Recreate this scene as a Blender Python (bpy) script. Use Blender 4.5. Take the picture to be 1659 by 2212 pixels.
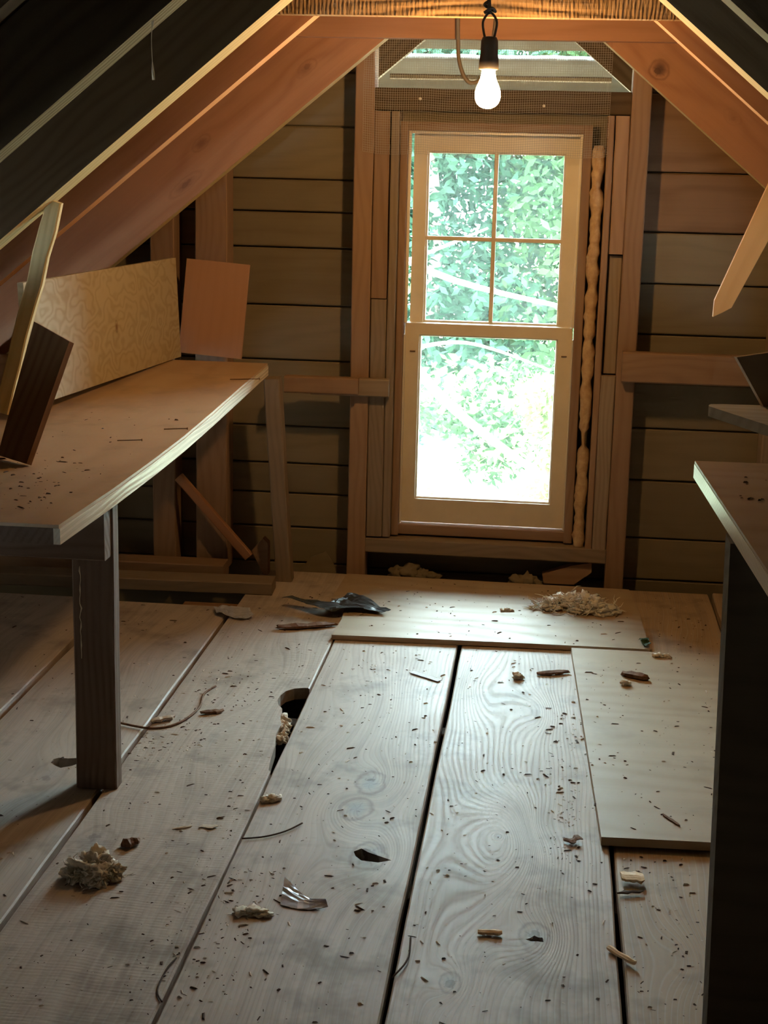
import bpy, bmesh, math, random
from mathutils import Vector, Matrix, noise, Euler

sc = bpy.context.scene
for o in list(bpy.data.objects):
    bpy.data.objects.remove(o)
C = sc.collection

# ------------------------------------------------------------------ camera
cam_d = bpy.data.cameras.new('camera')
cam = bpy.data.objects.new('camera', cam_d)
C.objects.link(cam)
cam_d.sensor_fit = 'VERTICAL'
cam_d.sensor_height = 36.0
cam_d.lens = 3324.0 / 2212.0 * 36.0          # a 2x phone lens
cam_d.clip_start = 0.05
yaw, pitch, roll = 0.105956, 0.227818, 0.023621
cam.matrix_world = (Matrix.Translation((0, 0, 1.25)) @ Matrix.Rotation(yaw, 4, 'Z')
                    @ Matrix.Rotation(math.pi / 2 - pitch, 4, 'X') @ Matrix.Rotation(roll, 4, 'Z'))
sc.camera = cam

# ------------------------------------------------------------------ sky, sun, exposure
SKY = 42.0
world = bpy.data.worlds.new('sky')
sc.world = world
world.use_nodes = True
wn = world.node_tree
bg = wn.nodes['Background']
bg.inputs[0].default_value = (0.70, 0.88, 1.0, 1)
bg.inputs[1].default_value = SKY
sun_d = bpy.data.lights.new('sun', 'SUN')
sun = bpy.data.objects.new('sun', sun_d)
C.objects.link(sun)
sun_d.energy = 8.0
sun_d.angle = 0.01
sun_d.color = (1.0, 0.95, 0.85)
sun.rotation_euler = Vector((0.30, 0.62, -0.72)).to_track_quat('-Z', 'Y').to_euler()
sun.location = (0, -4, 12)
sc.view_settings.view_transform = 'Standard'
sc.view_settings.look = 'None'
sc.view_settings.exposure = 0.18
sc.view_settings.gamma = 1.0
sc.view_settings.use_curve_mapping = False
sc.cycles.use_denoising = True
sc.cycles.max_bounces = 7
sc.cycles.diffuse_bounces = 4
sc.cycles.glossy_bounces = 3
sc.cycles.use_adaptive_sampling = True
sc.cycles.adaptive_threshold = 0.06
sc.cycles.transparent_max_bounces = 12
sc.cycles.sample_clamp_indirect = 6.0
BULB = 360.0

rnd = random.Random(7)

# ------------------------------------------------------------------ materials
class NT:
    def __init__(s, name):
        s.m = bpy.data.materials.new(name)
        s.m.use_nodes = True
        s.t = s.m.node_tree
        s.p = s.t.nodes['Principled BSDF']
        s.out = s.t.nodes['Material Output']
    def n(s, kind, **kw):
        x = s.t.nodes.new(kind)
        for k, v in kw.items():
            setattr(x, k, v)
        return x
    def l(s, a, b):
        s.t.links.new(a, b)
    def put(s, sock, v):
        if hasattr(v, 'links'):
            s.l(v, sock)
        else:
            sock.default_value = v
    def M(s, op, a, b=0.0, clamp=False):
        x = s.n('ShaderNodeMath', operation=op, use_clamp=clamp)
        s.put(x.inputs[0], a)
        s.put(x.inputs[1], b)
        return x.outputs[0]
    def vec(s, x, y, z):
        c = s.n('ShaderNodeCombineXYZ')
        s.put(c.inputs[0], x); s.put(c.inputs[1], y); s.put(c.inputs[2], z)
        return c.outputs[0]
    def noise(s, vec, scale=1.0, detail=2.0, rough=0.5):
        x = s.n('ShaderNodeTexNoise')
        s.l(vec, x.inputs['Vector'])
        x.inputs['Scale'].default_value = scale
        x.inputs['Detail'].default_value = detail
        x.inputs['Roughness'].default_value = rough
        return x.outputs[0]
    def mix(s, f, a, b):
        x = s.n('ShaderNodeMix', data_type='RGBA')
        s.put(x.inputs[0], f)
        for i, v in ((6, a), (7, b)):
            if hasattr(v, 'links'):
                s.l(v, x.inputs[i])
            else:
                x.inputs[i].default_value = (*v, 1)
        return x.outputs[2]

def wood(name, light, dark, freq=55, warp=0.05, rough=0.6, bump=0.35, knots=(), spec=0.4,
         saw=0.0, knot_col=None, grime=None, grime_amt=0.0, contrast=0.6, fiber=0.5, tint=0.25, rings=1.0,
         xs=1.2, ys=5.0, ridge=0.0, streak=0.0):
    """Wood with growth rings along the piece's local X axis; knots are (x, y, push, rx, ry, dark)."""
    t = NT(name)
    tc = t.n('ShaderNodeTexCoord').outputs['Object']
    sp = t.n('ShaderNodeSeparateXYZ')
    t.l(tc, sp.inputs[0])
    X, Y, Z = sp.outputs
    oi = t.n('ShaderNodeObjectInfo')
    R = oi.outputs['Random']
    if knots:
        ox = X
    else:
        ox = t.M('ADD', X, t.M('MULTIPLY', R, 17.0))
    yz = t.M('ADD', Y, t.M('MULTIPLY', Z, 0.75))
    low = t.noise(t.vec(t.M('MULTIPLY', ox, xs), t.M('MULTIPLY', Y, ys), t.M('MULTIPLY', Z, ys)), 1.0, 2.0, 0.55)
    fld = t.M('ADD', yz, t.M('MULTIPLY', t.M('SUBTRACT', low, 0.5), warp * 4))
    kmask = None
    kring = None
    if knots:
        kn = t.noise(tc, 24.0, 3.0)
    for (kx, ky, push, rx, ry, dk) in knots:
        dx = t.M('DIVIDE', t.M('SUBTRACT', X, kx), rx)
        dy = t.M('DIVIDE', t.M('SUBTRACT', Y, ky), ry)
        d2 = t.M('ADD', t.M('MULTIPLY', dx, dx), t.M('MULTIPLY', dy, dy))
        g = t.M('POWER', 2.71828, t.M('MULTIPLY', d2, -1.0))
        fld = t.M('ADD', fld, t.M('MULTIPLY', g, push))
        if dk > 0:
            k = t.M('MULTIPLY', t.M('SUBTRACT', 1.0, t.M('MULTIPLY', d2, 5.0), clamp=True), dk)
            k = t.M('MULTIPLY', k, t.M('ADD', 0.5, kn), clamp=True)
            kmask = k if kmask is None else t.M('MAXIMUM', kmask, k)
            wob = t.M('ADD', t.M('MULTIPLY', d2, 5.0), t.M('MULTIPLY', t.M('SUBTRACT', kn, 0.5), 2.6))
            g1 = t.M('SUBTRACT', 1.0, t.M('MULTIPLY', t.M('ABSOLUTE', t.M('SUBTRACT', wob, 1.35)), 1.5), clamp=True)
            g2 = t.M('SUBTRACT', 1.0, t.M('MULTIPLY', wob, 9.0), clamp=True)
            ang = t.M('ARCTAN2', dy, dx)
            star = t.M('POWER', t.M('ABSOLUTE', t.M('SINE', t.M('ADD', t.M('MULTIPLY', ang, 2.5), t.M('MULTIPLY', kn, 5.0)))), 26.0)
            g3 = t.M('MULTIPLY', star, t.M('SUBTRACT', 0.8, t.M('MULTIPLY', wob, 0.9), clamp=True))
            gg = t.M('MULTIPLY', t.M('MAXIMUM', t.M('MULTIPLY', g1, 0.6), t.M('MAXIMUM', g2, t.M('MULTIPLY', g3, 0.8))), dk * 0.75)
            kring = gg if kring is None else t.M('MAXIMUM', kring, gg)
    s = t.M('SINE', t.M('MULTIPLY', fld, freq * 6.2832))
    band = t.M('POWER', t.M('ADD', t.M('MULTIPLY', s, 0.5), 0.5), 1.6)
    fib = t.noise(t.vec(t.M('MULTIPLY', ox, 5.0), t.M('MULTIPLY', Y, 150.0), t.M('MULTIPLY', Z, 150.0)), 1.0, 2.0, 0.6)
    blot = t.noise(tc, 3.2, 3.0, 0.6)
    a = t.M('ADD', t.M('MULTIPLY', band, contrast * rings), t.M('MULTIPLY', t.M('SUBTRACT', fib, 0.45), fiber), clamp=True)
    a = t.M('ADD', a, t.M('MULTIPLY', t.M('SUBTRACT', blot, 0.5), 0.7), clamp=True)
    if streak:
        st = t.noise(t.vec(t.M('MULTIPLY', ox, 1.6), t.M('MULTIPLY', fld, 34.0), Z), 1.0, 3.0, 0.7)
        a = t.M('ADD', a, t.M('MULTIPLY', t.M('SUBTRACT', st, 0.45), streak), clamp=True)
    col = t.mix(a, light, dark)
    if ridge:
        pt = t.M('MULTIPLY', t.M('POWER', band, 5.0), t.M('MULTIPLY', t.noise(tc, 6.0, 3.0), ridge * 1.6))
        col = t.mix(pt, col, (0.62, 0.58, 0.54))  # pale grey along the rings paints the light raised grain catches
    if kmask is not None:
        col = t.mix(kmask, col, knot_col or tuple(c * 0.55 for c in dark))
        col = t.mix(kring, col, tuple(c * 0.32 for c in dark))
    if grime:
        g = t.M('MULTIPLY', t.M('SUBTRACT', t.noise(tc, 5.5, 4.0, 0.65), 0.52), 6.0, clamp=True)
        col = t.mix(t.M('MULTIPLY', g, grime_amt), col, grime)
    hsv = t.n('ShaderNodeHueSaturation')
    t.l(col, hsv.inputs['Color'])
    t.put(hsv.inputs['Value'], t.M('ADD', 1.0 - tint * 0.5, t.M('MULTIPLY', R, tint)))
    t.l(hsv.outputs[0], t.p.inputs['Base Color'])
    rr = t.M('ADD', rough, t.M('MULTIPLY', t.M('SUBTRACT', blot, 0.5), 0.25))
    rr = t.M('ADD', rr, t.M('MULTIPLY', band, 0.1))
    t.put(t.p.inputs['Roughness'], rr)
    t.p.inputs['Specular IOR Level'].default_value = spec
    h = t.M('ADD', t.M('MULTIPLY', band, -rings), t.M('MULTIPLY', fib, 0.7))
    if saw:
        sv = t.M('SINE', t.M('ADD', t.M('MULTIPLY', X, 6.2832 * 110), t.M('MULTIPLY', low, 25.0)))
        sv = t.M('MULTIPLY', sv, t.noise(tc, 9.0, 2.0))
        sn = t.noise(t.vec(t.M('MULTIPLY', X, 140.0), t.M('MULTIPLY', Y, 30.0), Z), 1.0, 2.0)
        h = t.M('ADD', h, t.M('MULTIPLY', t.M('ADD', t.M('MULTIPLY', sv, 0.45), t.M('MULTIPLY', sn, 3.0)), saw))
    b = t.n('ShaderNodeBump')
    b.inputs['Strength'].default_value = bump
    b.inputs['Distance'].default_value = 0.0016
    t.l(h, b.inputs['Height'])
    t.l(b.outputs[0], t.p.inputs['Normal'])
    return t.m

def plain(name, col, rough=0.6, spec=0.4, metal=0.0, var=0.0, scale=20.0, bump=0.0, col2=None, transl=0.0):
    t = NT(name)
    t.p.inputs['Roughness'].default_value = rough
    t.p.inputs['Specular IOR Level'].default_value = spec
    t.p.inputs['Metallic'].default_value = metal
    t.p.inputs['Base Color'].default_value = (*col, 1)
    tc = t.n('ShaderNodeTexCoord').outputs['Object']
    nz = t.noise(tc, scale, 5.0, 0.6)
    if col2:
        f = t.M('MULTIPLY', t.M('SUBTRACT', nz, 0.35), 3.0, clamp=True)
        t.l(t.mix(f, col, col2), t.p.inputs['Base Color'])
    if bump:
        b = t.n('ShaderNodeBump')
        b.inputs['Strength'].default_value = bump
        b.inputs['Distance'].default_value = 0.004
        t.l(nz, b.inputs['Height'])
        t.l(b.outputs[0], t.p.inputs['Normal'])
    if transl:
        tr = t.n('ShaderNodeBsdfTranslucent')
        tr.inputs[0].default_value = (*col, 1)
        mx = t.n('ShaderNodeMixShader')
        mx.inputs[0].default_value = transl
        t.l(t.p.outputs[0], mx.inputs[1])
        t.l(tr.outputs[0], mx.inputs[2])
        t.l(mx.outputs[0], t.out.inputs[0])
    return t.m

def glass(name, dust=0.012, tint=(0.93, 0.98, 0.95)):
    t = NT(name)
    tr = t.n('ShaderNodeBsdfTransparent'); tr.inputs[0].default_value = (*tint, 1)
    gl = t.n('ShaderNodeBsdfGlossy'); gl.inputs['Roughness'].default_value = 0.05
    fr = t.n('ShaderNodeFresnel'); fr.inputs[0].default_value = 1.45
    m1 = t.n('ShaderNodeMixShader')
    t.l(fr.outputs[0], m1.inputs[0]); t.l(tr.outputs[0], m1.inputs[1]); t.l(gl.outputs[0], m1.inputs[2])
    du = t.n('ShaderNodeBsdfTranslucent'); du.inputs[0].default_value = (0.75, 0.85, 0.78, 1)
    tc = t.n('ShaderNodeTexCoord').outputs['Object']
    nz = t.noise(tc, 45.0, 4.0, 0.7)
    f = t.M('MULTIPLY', t.M('ADD', t.M('MULTIPLY', nz, 1.4), 0.2), dust)
    m2 = t.n('ShaderNodeMixShader')
    t.l(f, m2.inputs[0]); t.l(m1.outputs[0], m2.inputs[1]); t.l(du.outputs[0], m2.inputs[2])
    t.l(m2.outputs[0], t.out.inputs[0])
    return t.m

MT = {}
MT['stud'] = wood('aged_stud', (0.30, 0.185, 0.11), (0.20, 0.115, 0.07), 45, 0.05, 0.7, 0.2, spec=0.25, contrast=0.3)
MT['stud_grey'] = wood('grey_stud', (0.27, 0.20, 0.135), (0.18, 0.128, 0.085), 60, 0.04, 0.7, 0.2, spec=0.25, contrast=0.3)
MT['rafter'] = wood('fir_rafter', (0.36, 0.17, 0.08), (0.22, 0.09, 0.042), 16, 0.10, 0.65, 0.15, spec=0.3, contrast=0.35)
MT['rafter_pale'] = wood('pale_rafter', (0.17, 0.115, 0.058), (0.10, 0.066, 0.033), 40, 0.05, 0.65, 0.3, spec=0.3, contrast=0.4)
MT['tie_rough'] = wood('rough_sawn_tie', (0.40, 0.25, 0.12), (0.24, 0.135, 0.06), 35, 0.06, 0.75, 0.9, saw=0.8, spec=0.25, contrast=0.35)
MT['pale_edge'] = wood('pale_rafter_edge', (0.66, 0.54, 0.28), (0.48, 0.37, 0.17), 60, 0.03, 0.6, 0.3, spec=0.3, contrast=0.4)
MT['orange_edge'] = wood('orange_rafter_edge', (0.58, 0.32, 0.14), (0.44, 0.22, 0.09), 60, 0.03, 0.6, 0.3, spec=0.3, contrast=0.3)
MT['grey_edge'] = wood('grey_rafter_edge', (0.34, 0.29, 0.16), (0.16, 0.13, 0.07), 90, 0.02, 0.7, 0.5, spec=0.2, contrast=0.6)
MT['slat'] = wood('slat_wood', (0.68, 0.44, 0.20), (0.56, 0.34, 0.14), 30, 0.03, 0.6, 0.15, spec=0.3, contrast=0.25)
MT['shelf'] = wood('shelf_wood', (0.34, 0.28, 0.19), (0.23, 0.185, 0.12), 30, 0.05, 0.65, 0.2, spec=0.3, contrast=0.35)
MT['tie'] = wood('smooth_tie', (0.38, 0.18, 0.085), (0.26, 0.115, 0.052), 18, 0.07, 0.65, 0.15, spec=0.3, contrast=0.3)
MT['sheath'] = wood('sheathing', (0.215, 0.175, 0.112), (0.155, 0.122, 0.075), 22, 0.08, 0.75, 0.2, spec=0.2, contrast=0.22)
MT['sheath_knot'] = wood('knotty_sheathing', (0.26, 0.155, 0.085), (0.17, 0.095, 0.05), 22, 0.05, 0.7, 0.2, spec=0.25, contrast=0.4,
                         knots=((-0.62, 0.045, 0.06, 0.055, 0.05, 1.0), (-0.645, -0.055, -0.06, 0.06, 0.05, 1.0), (-0.3, 0.02, 0.05, 0.06, 0.03, 1.0)),
                         knot_col=(0.11, 0.05, 0.025))
MT['ply'] = wood('plywood_sheet', (0.42, 0.32, 0.215), (0.34, 0.245, 0.155), 12, 0.13, 0.5, 0.12, spec=0.45, contrast=0.25, fiber=0.3,
                 grime=(0.22, 0.17, 0.12), grime_amt=0.3, xs=0.8, ys=3.0)
MT['ply_pale'] = wood('wild_grain_plywood', (0.46, 0.38, 0.245), (0.33, 0.255, 0.15), 12, 0.22, 0.6, 0.1, spec=0.3, contrast=0.5, fiber=0.2,
                      xs=7.0, ys=9.0, knots=((0.03, -0.01, 0.05, 0.02, 0.03, 1.0), (-0.2, 0.05, 0.06, 0.05, 0.05, 0)), knot_col=(0.2, 0.11, 0.06))
MT['ply_pink'] = wood('lauan_plywood', (0.42, 0.235, 0.15), (0.36, 0.195, 0.12), 40, 0.02, 0.55, 0.1, spec=0.35, contrast=0.15, fiber=0.4)
MT['bench'] = wood('bench_top', (0.47, 0.32, 0.20), (0.39, 0.245, 0.145), 10, 0.10, 0.38, 0.05, spec=0.5, contrast=0.18, fiber=0.3,
                   grime=(0.20, 0.14, 0.09), grime_amt=0.4, xs=1.0, ys=3.0)
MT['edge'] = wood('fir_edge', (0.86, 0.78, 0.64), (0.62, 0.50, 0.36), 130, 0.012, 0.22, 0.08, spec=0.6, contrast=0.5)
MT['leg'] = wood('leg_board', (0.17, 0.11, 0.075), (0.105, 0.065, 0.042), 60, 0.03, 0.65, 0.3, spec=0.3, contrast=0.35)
MT['dark_board'] = wood('dark_board', (0.30, 0.155, 0.075), (0.18, 0.085, 0.04), 35, 0.05, 0.55, 0.15, spec=0.4)
MT['panel'] = wood('end_panel', (0.11, 0.085, 0.055), (0.07, 0.055, 0.035), 30, 0.05, 0.8, 0.2, spec=0.15, contrast=0.3)
MT['paint'] = plain('cream_sash_paint', (0.74, 0.63, 0.46), 0.45, 0.45, col2=(0.66, 0.55, 0.39), scale=8.0, bump=0.05)
MT['glass'] = glass('dusty_glass')
MT['insul'] = plain('cream_wool', (0.94, 0.91, 0.84), 0.95, 0.1, col2=(0.88, 0.81, 0.68), scale=60.0, bump=0.3, transl=0.25)
MT['insul_strip'] = plain('foam_strip', (0.56, 0.38, 0.20), 0.9, 0.1, col2=(0.40, 0.24, 0.12), scale=50.0, bump=0.8)
MT['wire'] = plain('galvanised_wire', (0.34, 0.30, 0.24), 0.5, 0.5, metal=0.3)
MT['rubber'] = plain('black_rubber', (0.035, 0.028, 0.022), 0.55, 0.4)
MT['cable'] = plain('grey_cable', (0.16, 0.12, 0.08), 0.6, 0.35)
MT['nail'] = plain('rusty_nail', (0.24, 0.15, 0.09), 0.5, 0.5, metal=0.6)
MT['blackplastic'] = plain('black_plastic', (0.05, 0.062, 0.068), 0.34, 0.6)
MT['clearplastic'] = plain('clear_plastic', (0.66, 0.68, 0.76), 0.16, 0.9, transl=0.3)
MT['paper'] = plain('white_paper', (0.72, 0.72, 0.72), 0.7, 0.3)
MT['web'] = plain('cobweb', (0.7, 0.6, 0.42), 0.7, 0.3)
MT['crumb_dark'] = plain('dark_crumb', (0.075, 0.05, 0.035), 0.8, 0.2)
MT['crumb_pale'] = plain('pale_crumb', (0.62, 0.52, 0.40), 0.7, 0.3)
MT['chip'] = wood('tan_chip', (0.90, 0.68, 0.42), (0.76, 0.52, 0.29), 160, 0.01, 0.6, 0.2)
MT['bark'] = plain('brown_bark', (0.15, 0.08, 0.05), 0.8, 0.25, col2=(0.26, 0.15, 0.09), scale=70, bump=0.6)
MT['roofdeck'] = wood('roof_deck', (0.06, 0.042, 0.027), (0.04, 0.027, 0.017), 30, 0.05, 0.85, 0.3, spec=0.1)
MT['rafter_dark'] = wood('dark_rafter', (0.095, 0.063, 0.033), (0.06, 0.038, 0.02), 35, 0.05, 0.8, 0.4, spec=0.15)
MT['sheet'] = plain('milky_sheeting', (0.36, 0.35, 0.31), 0.6, 0.3, col2=(0.24, 0.23, 0.20), scale=4.0, transl=0.12)
MT['subfloor'] = plain('dusty_void', (0.07, 0.055, 0.045), 0.95, 0.1, col2=(0.14, 0.11, 0.08), scale=30, bump=0.6)
MT['leaf'] = plain('green_leaf', (0.030, 0.072, 0.024), 0.6, 0.25, col2=(0.06, 0.11, 0.035), scale=0.9, transl=0.35)
MT['leaf_blue'] = plain('blue_green_leaf', (0.020, 0.062, 0.034), 0.6, 0.25, col2=(0.04, 0.09, 0.05), scale=1.1, transl=0.3)
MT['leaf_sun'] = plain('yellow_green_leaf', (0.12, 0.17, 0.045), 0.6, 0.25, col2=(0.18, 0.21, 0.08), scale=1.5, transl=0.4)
MT['barkpale'] = plain('pale_bark', (0.52, 0.46, 0.38), 0.8, 0.2, col2=(0.40, 0.34, 0.27), scale=12, bump=0.4)
MT['ground'] = plain('dry_sunlit_grass', (0.50, 0.50, 0.34), 0.9, 0.1, col2=(0.60, 0.58, 0.44), scale=3.0)

# ------------------------------------------------------------------ builders
WM = {}          # world matrices, kept by hand so parents can be set without updates

def place(o, mat, parent=None):
    WM[o.name] = mat
    if parent is not None:
        o.parent = parent
        o.matrix_basis = WM[parent.name].inverted() @ mat
    else:
        o.matrix_basis = mat
    C.objects.link(o)
    return o

def tag(o, label, cat=None, group=None, kind=None):
    if label: o['label'] = label
    if cat: o['category'] = cat
    if group: o['group'] = group
    if kind: o['kind'] = kind
    return o

def empty(name, loc=(0, 0, 0)):
    o = bpy.data.objects.new(name, None)
    o.empty_display_size = 0.05
    return place(o, Matrix.Translation(loc))

def mesh(name, verts, faces, mat, M=Matrix.Identity(4), parent=None, smooth=False):
    me = bpy.data.meshes.new(name)
    me.from_pydata([tuple(v) for v in verts], [], faces)
    me.materials.append(MT[mat] if isinstance(mat, str) else mat)
    if smooth:
        me.polygons.foreach_set('use_smooth', [True] * len(me.polygons))
    me.update()
    return place(bpy.data.objects.new(name, me), M, parent)

def frame(p, xdir, zdir=(0, 0, 1)):
    x = Vector(xdir).normalized()
    z = Vector(zdir)
    z = (z - x * z.dot(x)).normalized()
    y = z.cross(x)
    m = Matrix((x, y, z)).transposed().to_4x4()
    m.translation = Vector(p)
    return m

def bevel_box(L, W, T, bev=0.002, jit=0.0, seg=1, r=None):
    """Box centred on the origin, length along X, with chamfered long edges and optional waviness."""
    r = r or rnd
    vs, fs = [], []
    w, t = W / 2, T / 2
    b = min(bev, w * 0.4, t * 0.4)
    prof = [(-w + b, -t), (w - b, -t), (w, -t + b), (w, t - b), (w - b, t), (-w + b, t), (-w, t - b), (-w, -t + b)]
    for i in range(seg + 1):
        x = -L / 2 + L * i / seg
        jy1, jy2, jz = (r.uniform(-jit, jit), r.uniform(-jit, jit), r.uniform(-jit, jit) * 0.3)
        for (y, z) in prof:
            vs.append((x, y + (jy1 if y > 0 else jy2), z + jz))
    n = 8
    for i in range(seg):
        for k in range(n):
            a, c = i * n + k, i * n + (k + 1) % n
            fs.append((a, a + n, c + n, c))
    fs.append(tuple(range(n)))
    fs.append(tuple(seg * n + k for k in reversed(range(n))))
    return vs, fs

def board(name, p0, p1, W, T, mat, parent=None, up=(0, 0, 1), bev=0.002, jit=0.0, seg=1):
    """Board from p0 to p1 (centre line); T is measured along 'up', W across it."""
    p0, p1 = Vector(p0), Vector(p1)
    vs, fs = bevel_box((p1 - p0).length, W, T, bev, jit, seg)
    return mesh(name, vs, fs, mat, frame((p0 + p1) / 2, p1 - p0, up), parent)

def box(name, lo, hi, mat, parent=None, axis=None, bev=0.002, jit=0.0, seg=1):
    """Axis-aligned box; its local X is the world axis named (default: longest)."""
    lo, hi = Vector(lo), Vector(hi)
    d = hi - lo
    c = (lo + hi) / 2
    if axis is None:
        axis = max(range(3), key=lambda i: d[i])
    if axis == 0:
        return board(name, (lo.x, c.y, c.z), (hi.x, c.y, c.z), d.y, d.z, mat, parent, (0, 0, 1), bev, jit, seg)
    if axis == 1:
        return board(name, (c.x, lo.y, c.z), (c.x, hi.y, c.z), d.x, d.z, mat, parent, (0, 0, 1), bev, jit, seg)
    return board(name, (c.x, c.y, lo.z), (c.x, c.y, hi.z), d.x, d.y, mat, parent, (0, 1, 0), bev, jit, seg)

def prism_xz(name, pts, y0, y1, mat, parent=None, xdir=None):
    """Extrude an XZ outline from y0 to y1; local X follows xdir."""
    n = len(pts)
    cx = sum(p[0] for p in pts) / n
    cz = sum(p[1] for p in pts) / n
    M = frame((cx, (y0 + y1) / 2, cz), xdir or (1, 0, 0), (0, -1, 0))
    Mi = M.inverted()
    vs = [Mi @ Vector((x, y0, z)) for x, z in pts] + [Mi @ Vector((x, y1, z)) for x, z in pts]
    area = sum(pts[i][0] * pts[(i + 1) % n][1] - pts[(i + 1) % n][0] * pts[i][1] for i in range(n))
    fs = [tuple(range(n)), tuple(reversed(range(n, 2 * n)))]
    for i in range(n):
        j = (i + 1) % n
        fs.append((i, n + i, n + j, j))
    if area < 0:
        fs = [tuple(reversed(f)) for f in fs]
    return mesh(name, vs, fs, mat, M, parent)

def join_boxes(name, boxes, mat, parent=None, M=Matrix.Identity(4)):
    vs, fs = [], []
    for lo, hi in boxes:
        k = len(vs)
        x0, y0, z0 = lo; x1, y1, z1 = hi
        vs += [(x0, y0, z0), (x1, y0, z0), (x1, y1, z0), (x0, y1, z0), (x0, y0, z1), (x1, y0, z1), (x1, y1, z1), (x0, y1, z1)]
        fs += [tuple(k + i for i in f) for f in ((3, 2, 1, 0), (4, 5, 6, 7), (0, 1, 5, 4), (1, 2, 6, 5), (2, 3, 7, 6), (3, 0, 4, 7))]
    return mesh(name, vs, fs, mat, M, parent)

def tube_data(pts, rads, n=8, cap=True):
    pts = [Vector(p) for p in pts]
    vs, fs = [], []
    ref = Vector((0.13, 0.97, 0.21))
    for i, p in enumerate(pts):
        d = (pts[min(i + 1, len(pts) - 1)] - pts[max(i - 1, 0)]).normalized()
        a = d.cross(ref)
        if a.length < 1e-4:
            a = d.cross(Vector((1, 0, 0)))
        a.normalize()
        b = d.cross(a)
        r = rads[i] if isinstance(rads, (list, tuple)) else rads
        for k in range(n):
            th = 2 * math.pi * k / n
            vs.append(p + a * (math.cos(th) * r) + b * (math.sin(th) * r))
    for i in range(len(pts) - 1):
        for k in range(n):
            a, c = i * n + k, i * n + (k + 1) % n
            fs.append((a, c, c + n, a + n))
    if cap:
        fs.append(tuple(reversed(range(n))))
        fs.append(tuple((len(pts) - 1) * n + k for k in range(n)))
    return vs, fs

def smooth_path(pts, k=6):
    pts = [Vector(p) for p in pts]
    out = []
    for i in range(len(pts) - 1):
        p0 = pts[max(i - 1, 0)]; p1 = pts[i]; p2 = pts[i + 1]; p3 = pts[min(i + 2, len(pts) - 1)]
        for j in range(k):
            t = j / k
            out.append(0.5 * ((2 * p1) + (p2 - p0) * t + (2 * p0 - 5 * p1 + 4 * p2 - p3) * t * t + (3 * p1 - p0 - 3 * p2 + p3) * t ** 3))
    out.append(pts[-1])
    return out

def tube(name, pts, rads, mat, parent=None, n=8, origin=None):
    vs, fs = tube_data(pts, rads, n)
    o = Vector(origin if origin is not None else pts[0])
    return mesh(name, [v - o for v in vs], fs, mat, Matrix.Translation(o), parent, smooth=True)

def lathe(name, prof, mat, loc, parent=None, n=24):
    vs, fs = [], []
    for r, z in prof:
        for k in range(n):
            th = 2 * math.pi * k / n
            vs.append((r * math.cos(th), r * math.sin(th), z))
    for i in range(len(prof) - 1):
        for k in range(n):
            a, c = i * n + k, i * n + (k + 1) % n
            fs.append((a, c, c + n, a + n))
    fs.append(tuple(reversed(range(n))))
    fs.append(tuple((len(prof) - 1) * n + k for k in range(n)))
    return mesh(name, vs, fs, mat, Matrix.Translation(loc), parent, smooth=True)

def blob_data(r, lobes, size, rough=0.5, sub=3, flat=1.0):
    """Lumpy wool: several displaced spheres, resting on z = 0."""
    vs, fs = [], []
    for (x, y, z, s) in lobes:
        bm = bmesh.new()
        bmesh.ops.create_icosphere(bm, subdivisions=sub, radius=1.0)
        off = Vector((r.uniform(0, 50), r.uniform(0, 50), r.uniform(0, 50)))
        k = len(vs)
        for v in bm.verts:
            p = v.co
            d = 1 + rough * noise.noise(p * 1.8 + off) + rough * 0.6 * noise.noise(p * 4.5 + off) + rough * 0.35 * noise.noise(p * 10 + off) + rough * 0.28 * noise.noise(p * 22 + off)
            q = p * d * s
            vs.append(Vector(((x + q.x) * size, (y + q.y) * size, max((z + q.z * flat) * size, 0.0003 + 0.0005 * (q.x + 1)))))
        for f in bm.faces:
            fs.append(tuple(k + v.index for v in f.verts))
        bm.free()
    return vs, fs

def cut(o, poly, z0=-0.2, z1=0.2):
    """Cut an irregular upright hole (world XY outline) right through a board."""
    n = len(poly)
    vs = [(x, y, z0) for x, y in poly] + [(x, y, z1) for x, y in poly]
    fs = [tuple(reversed(range(n))), tuple(range(n, 2 * n))] + [(i, (i + 1) % n, n + (i + 1) % n, n + i) for i in range(n)]
    me = bpy.data.meshes.new('cutter'); me.from_pydata(vs, [], fs)
    bm = bmesh.new(); bm.from_mesh(me); bmesh.ops.recalc_face_normals(bm, faces=bm.faces); bm.to_mesh(me); bm.free()
    c = bpy.data.objects.new('cutter', me); C.objects.link(c)
    md = o.modifiers.new('hole', 'BOOLEAN'); md.object = c; md.operation = 'DIFFERENCE'; md.solver = 'EXACT'
    bpy.context.view_layer.update()
    dg = bpy.context.evaluated_depsgraph_get()
    new = bpy.data.meshes.new_from_object(o.evaluated_get(dg))
    o.modifiers.clear()
    old = o.data; o.data = new
    new.name = old.name
    bpy.data.objects.remove(c); bpy.data.meshes.remove(me)

def ragged(cx, cy, rx, ry, n=12, j=0.35, r=rnd):
    return [(cx + rx * math.cos(2 * math.pi * k / n) * r.uniform(1 - j, 1 + j * 0.4),
             cy + ry * math.sin(2 * math.pi * k / n) * r.uniform(1 - j, 1 + j * 0.4)) for k in range(n)]

# ================================================================== STRUCTURE
RIDGE_X, TIE_Z = -0.19, 1.56
SL = 0.822                                   # roof slope, rise over run
def roof_z(x, off=0.0):
    """Underside line of the rafters: passes (-0.584, 1.561) and (0.20, 1.561)."""
    return 1.561 + (0.392 - abs(x - RIDGE_X)) * SL + off

# ---- floor
floor = join_boxes('floor', [((-2.6, -1.2, -0.30), (2.3, 4.62, -0.16))], 'subfloor')
tag(floor, 'wide worn wooden attic floorboards with dark gaps', 'floor', kind='structure')

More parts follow.
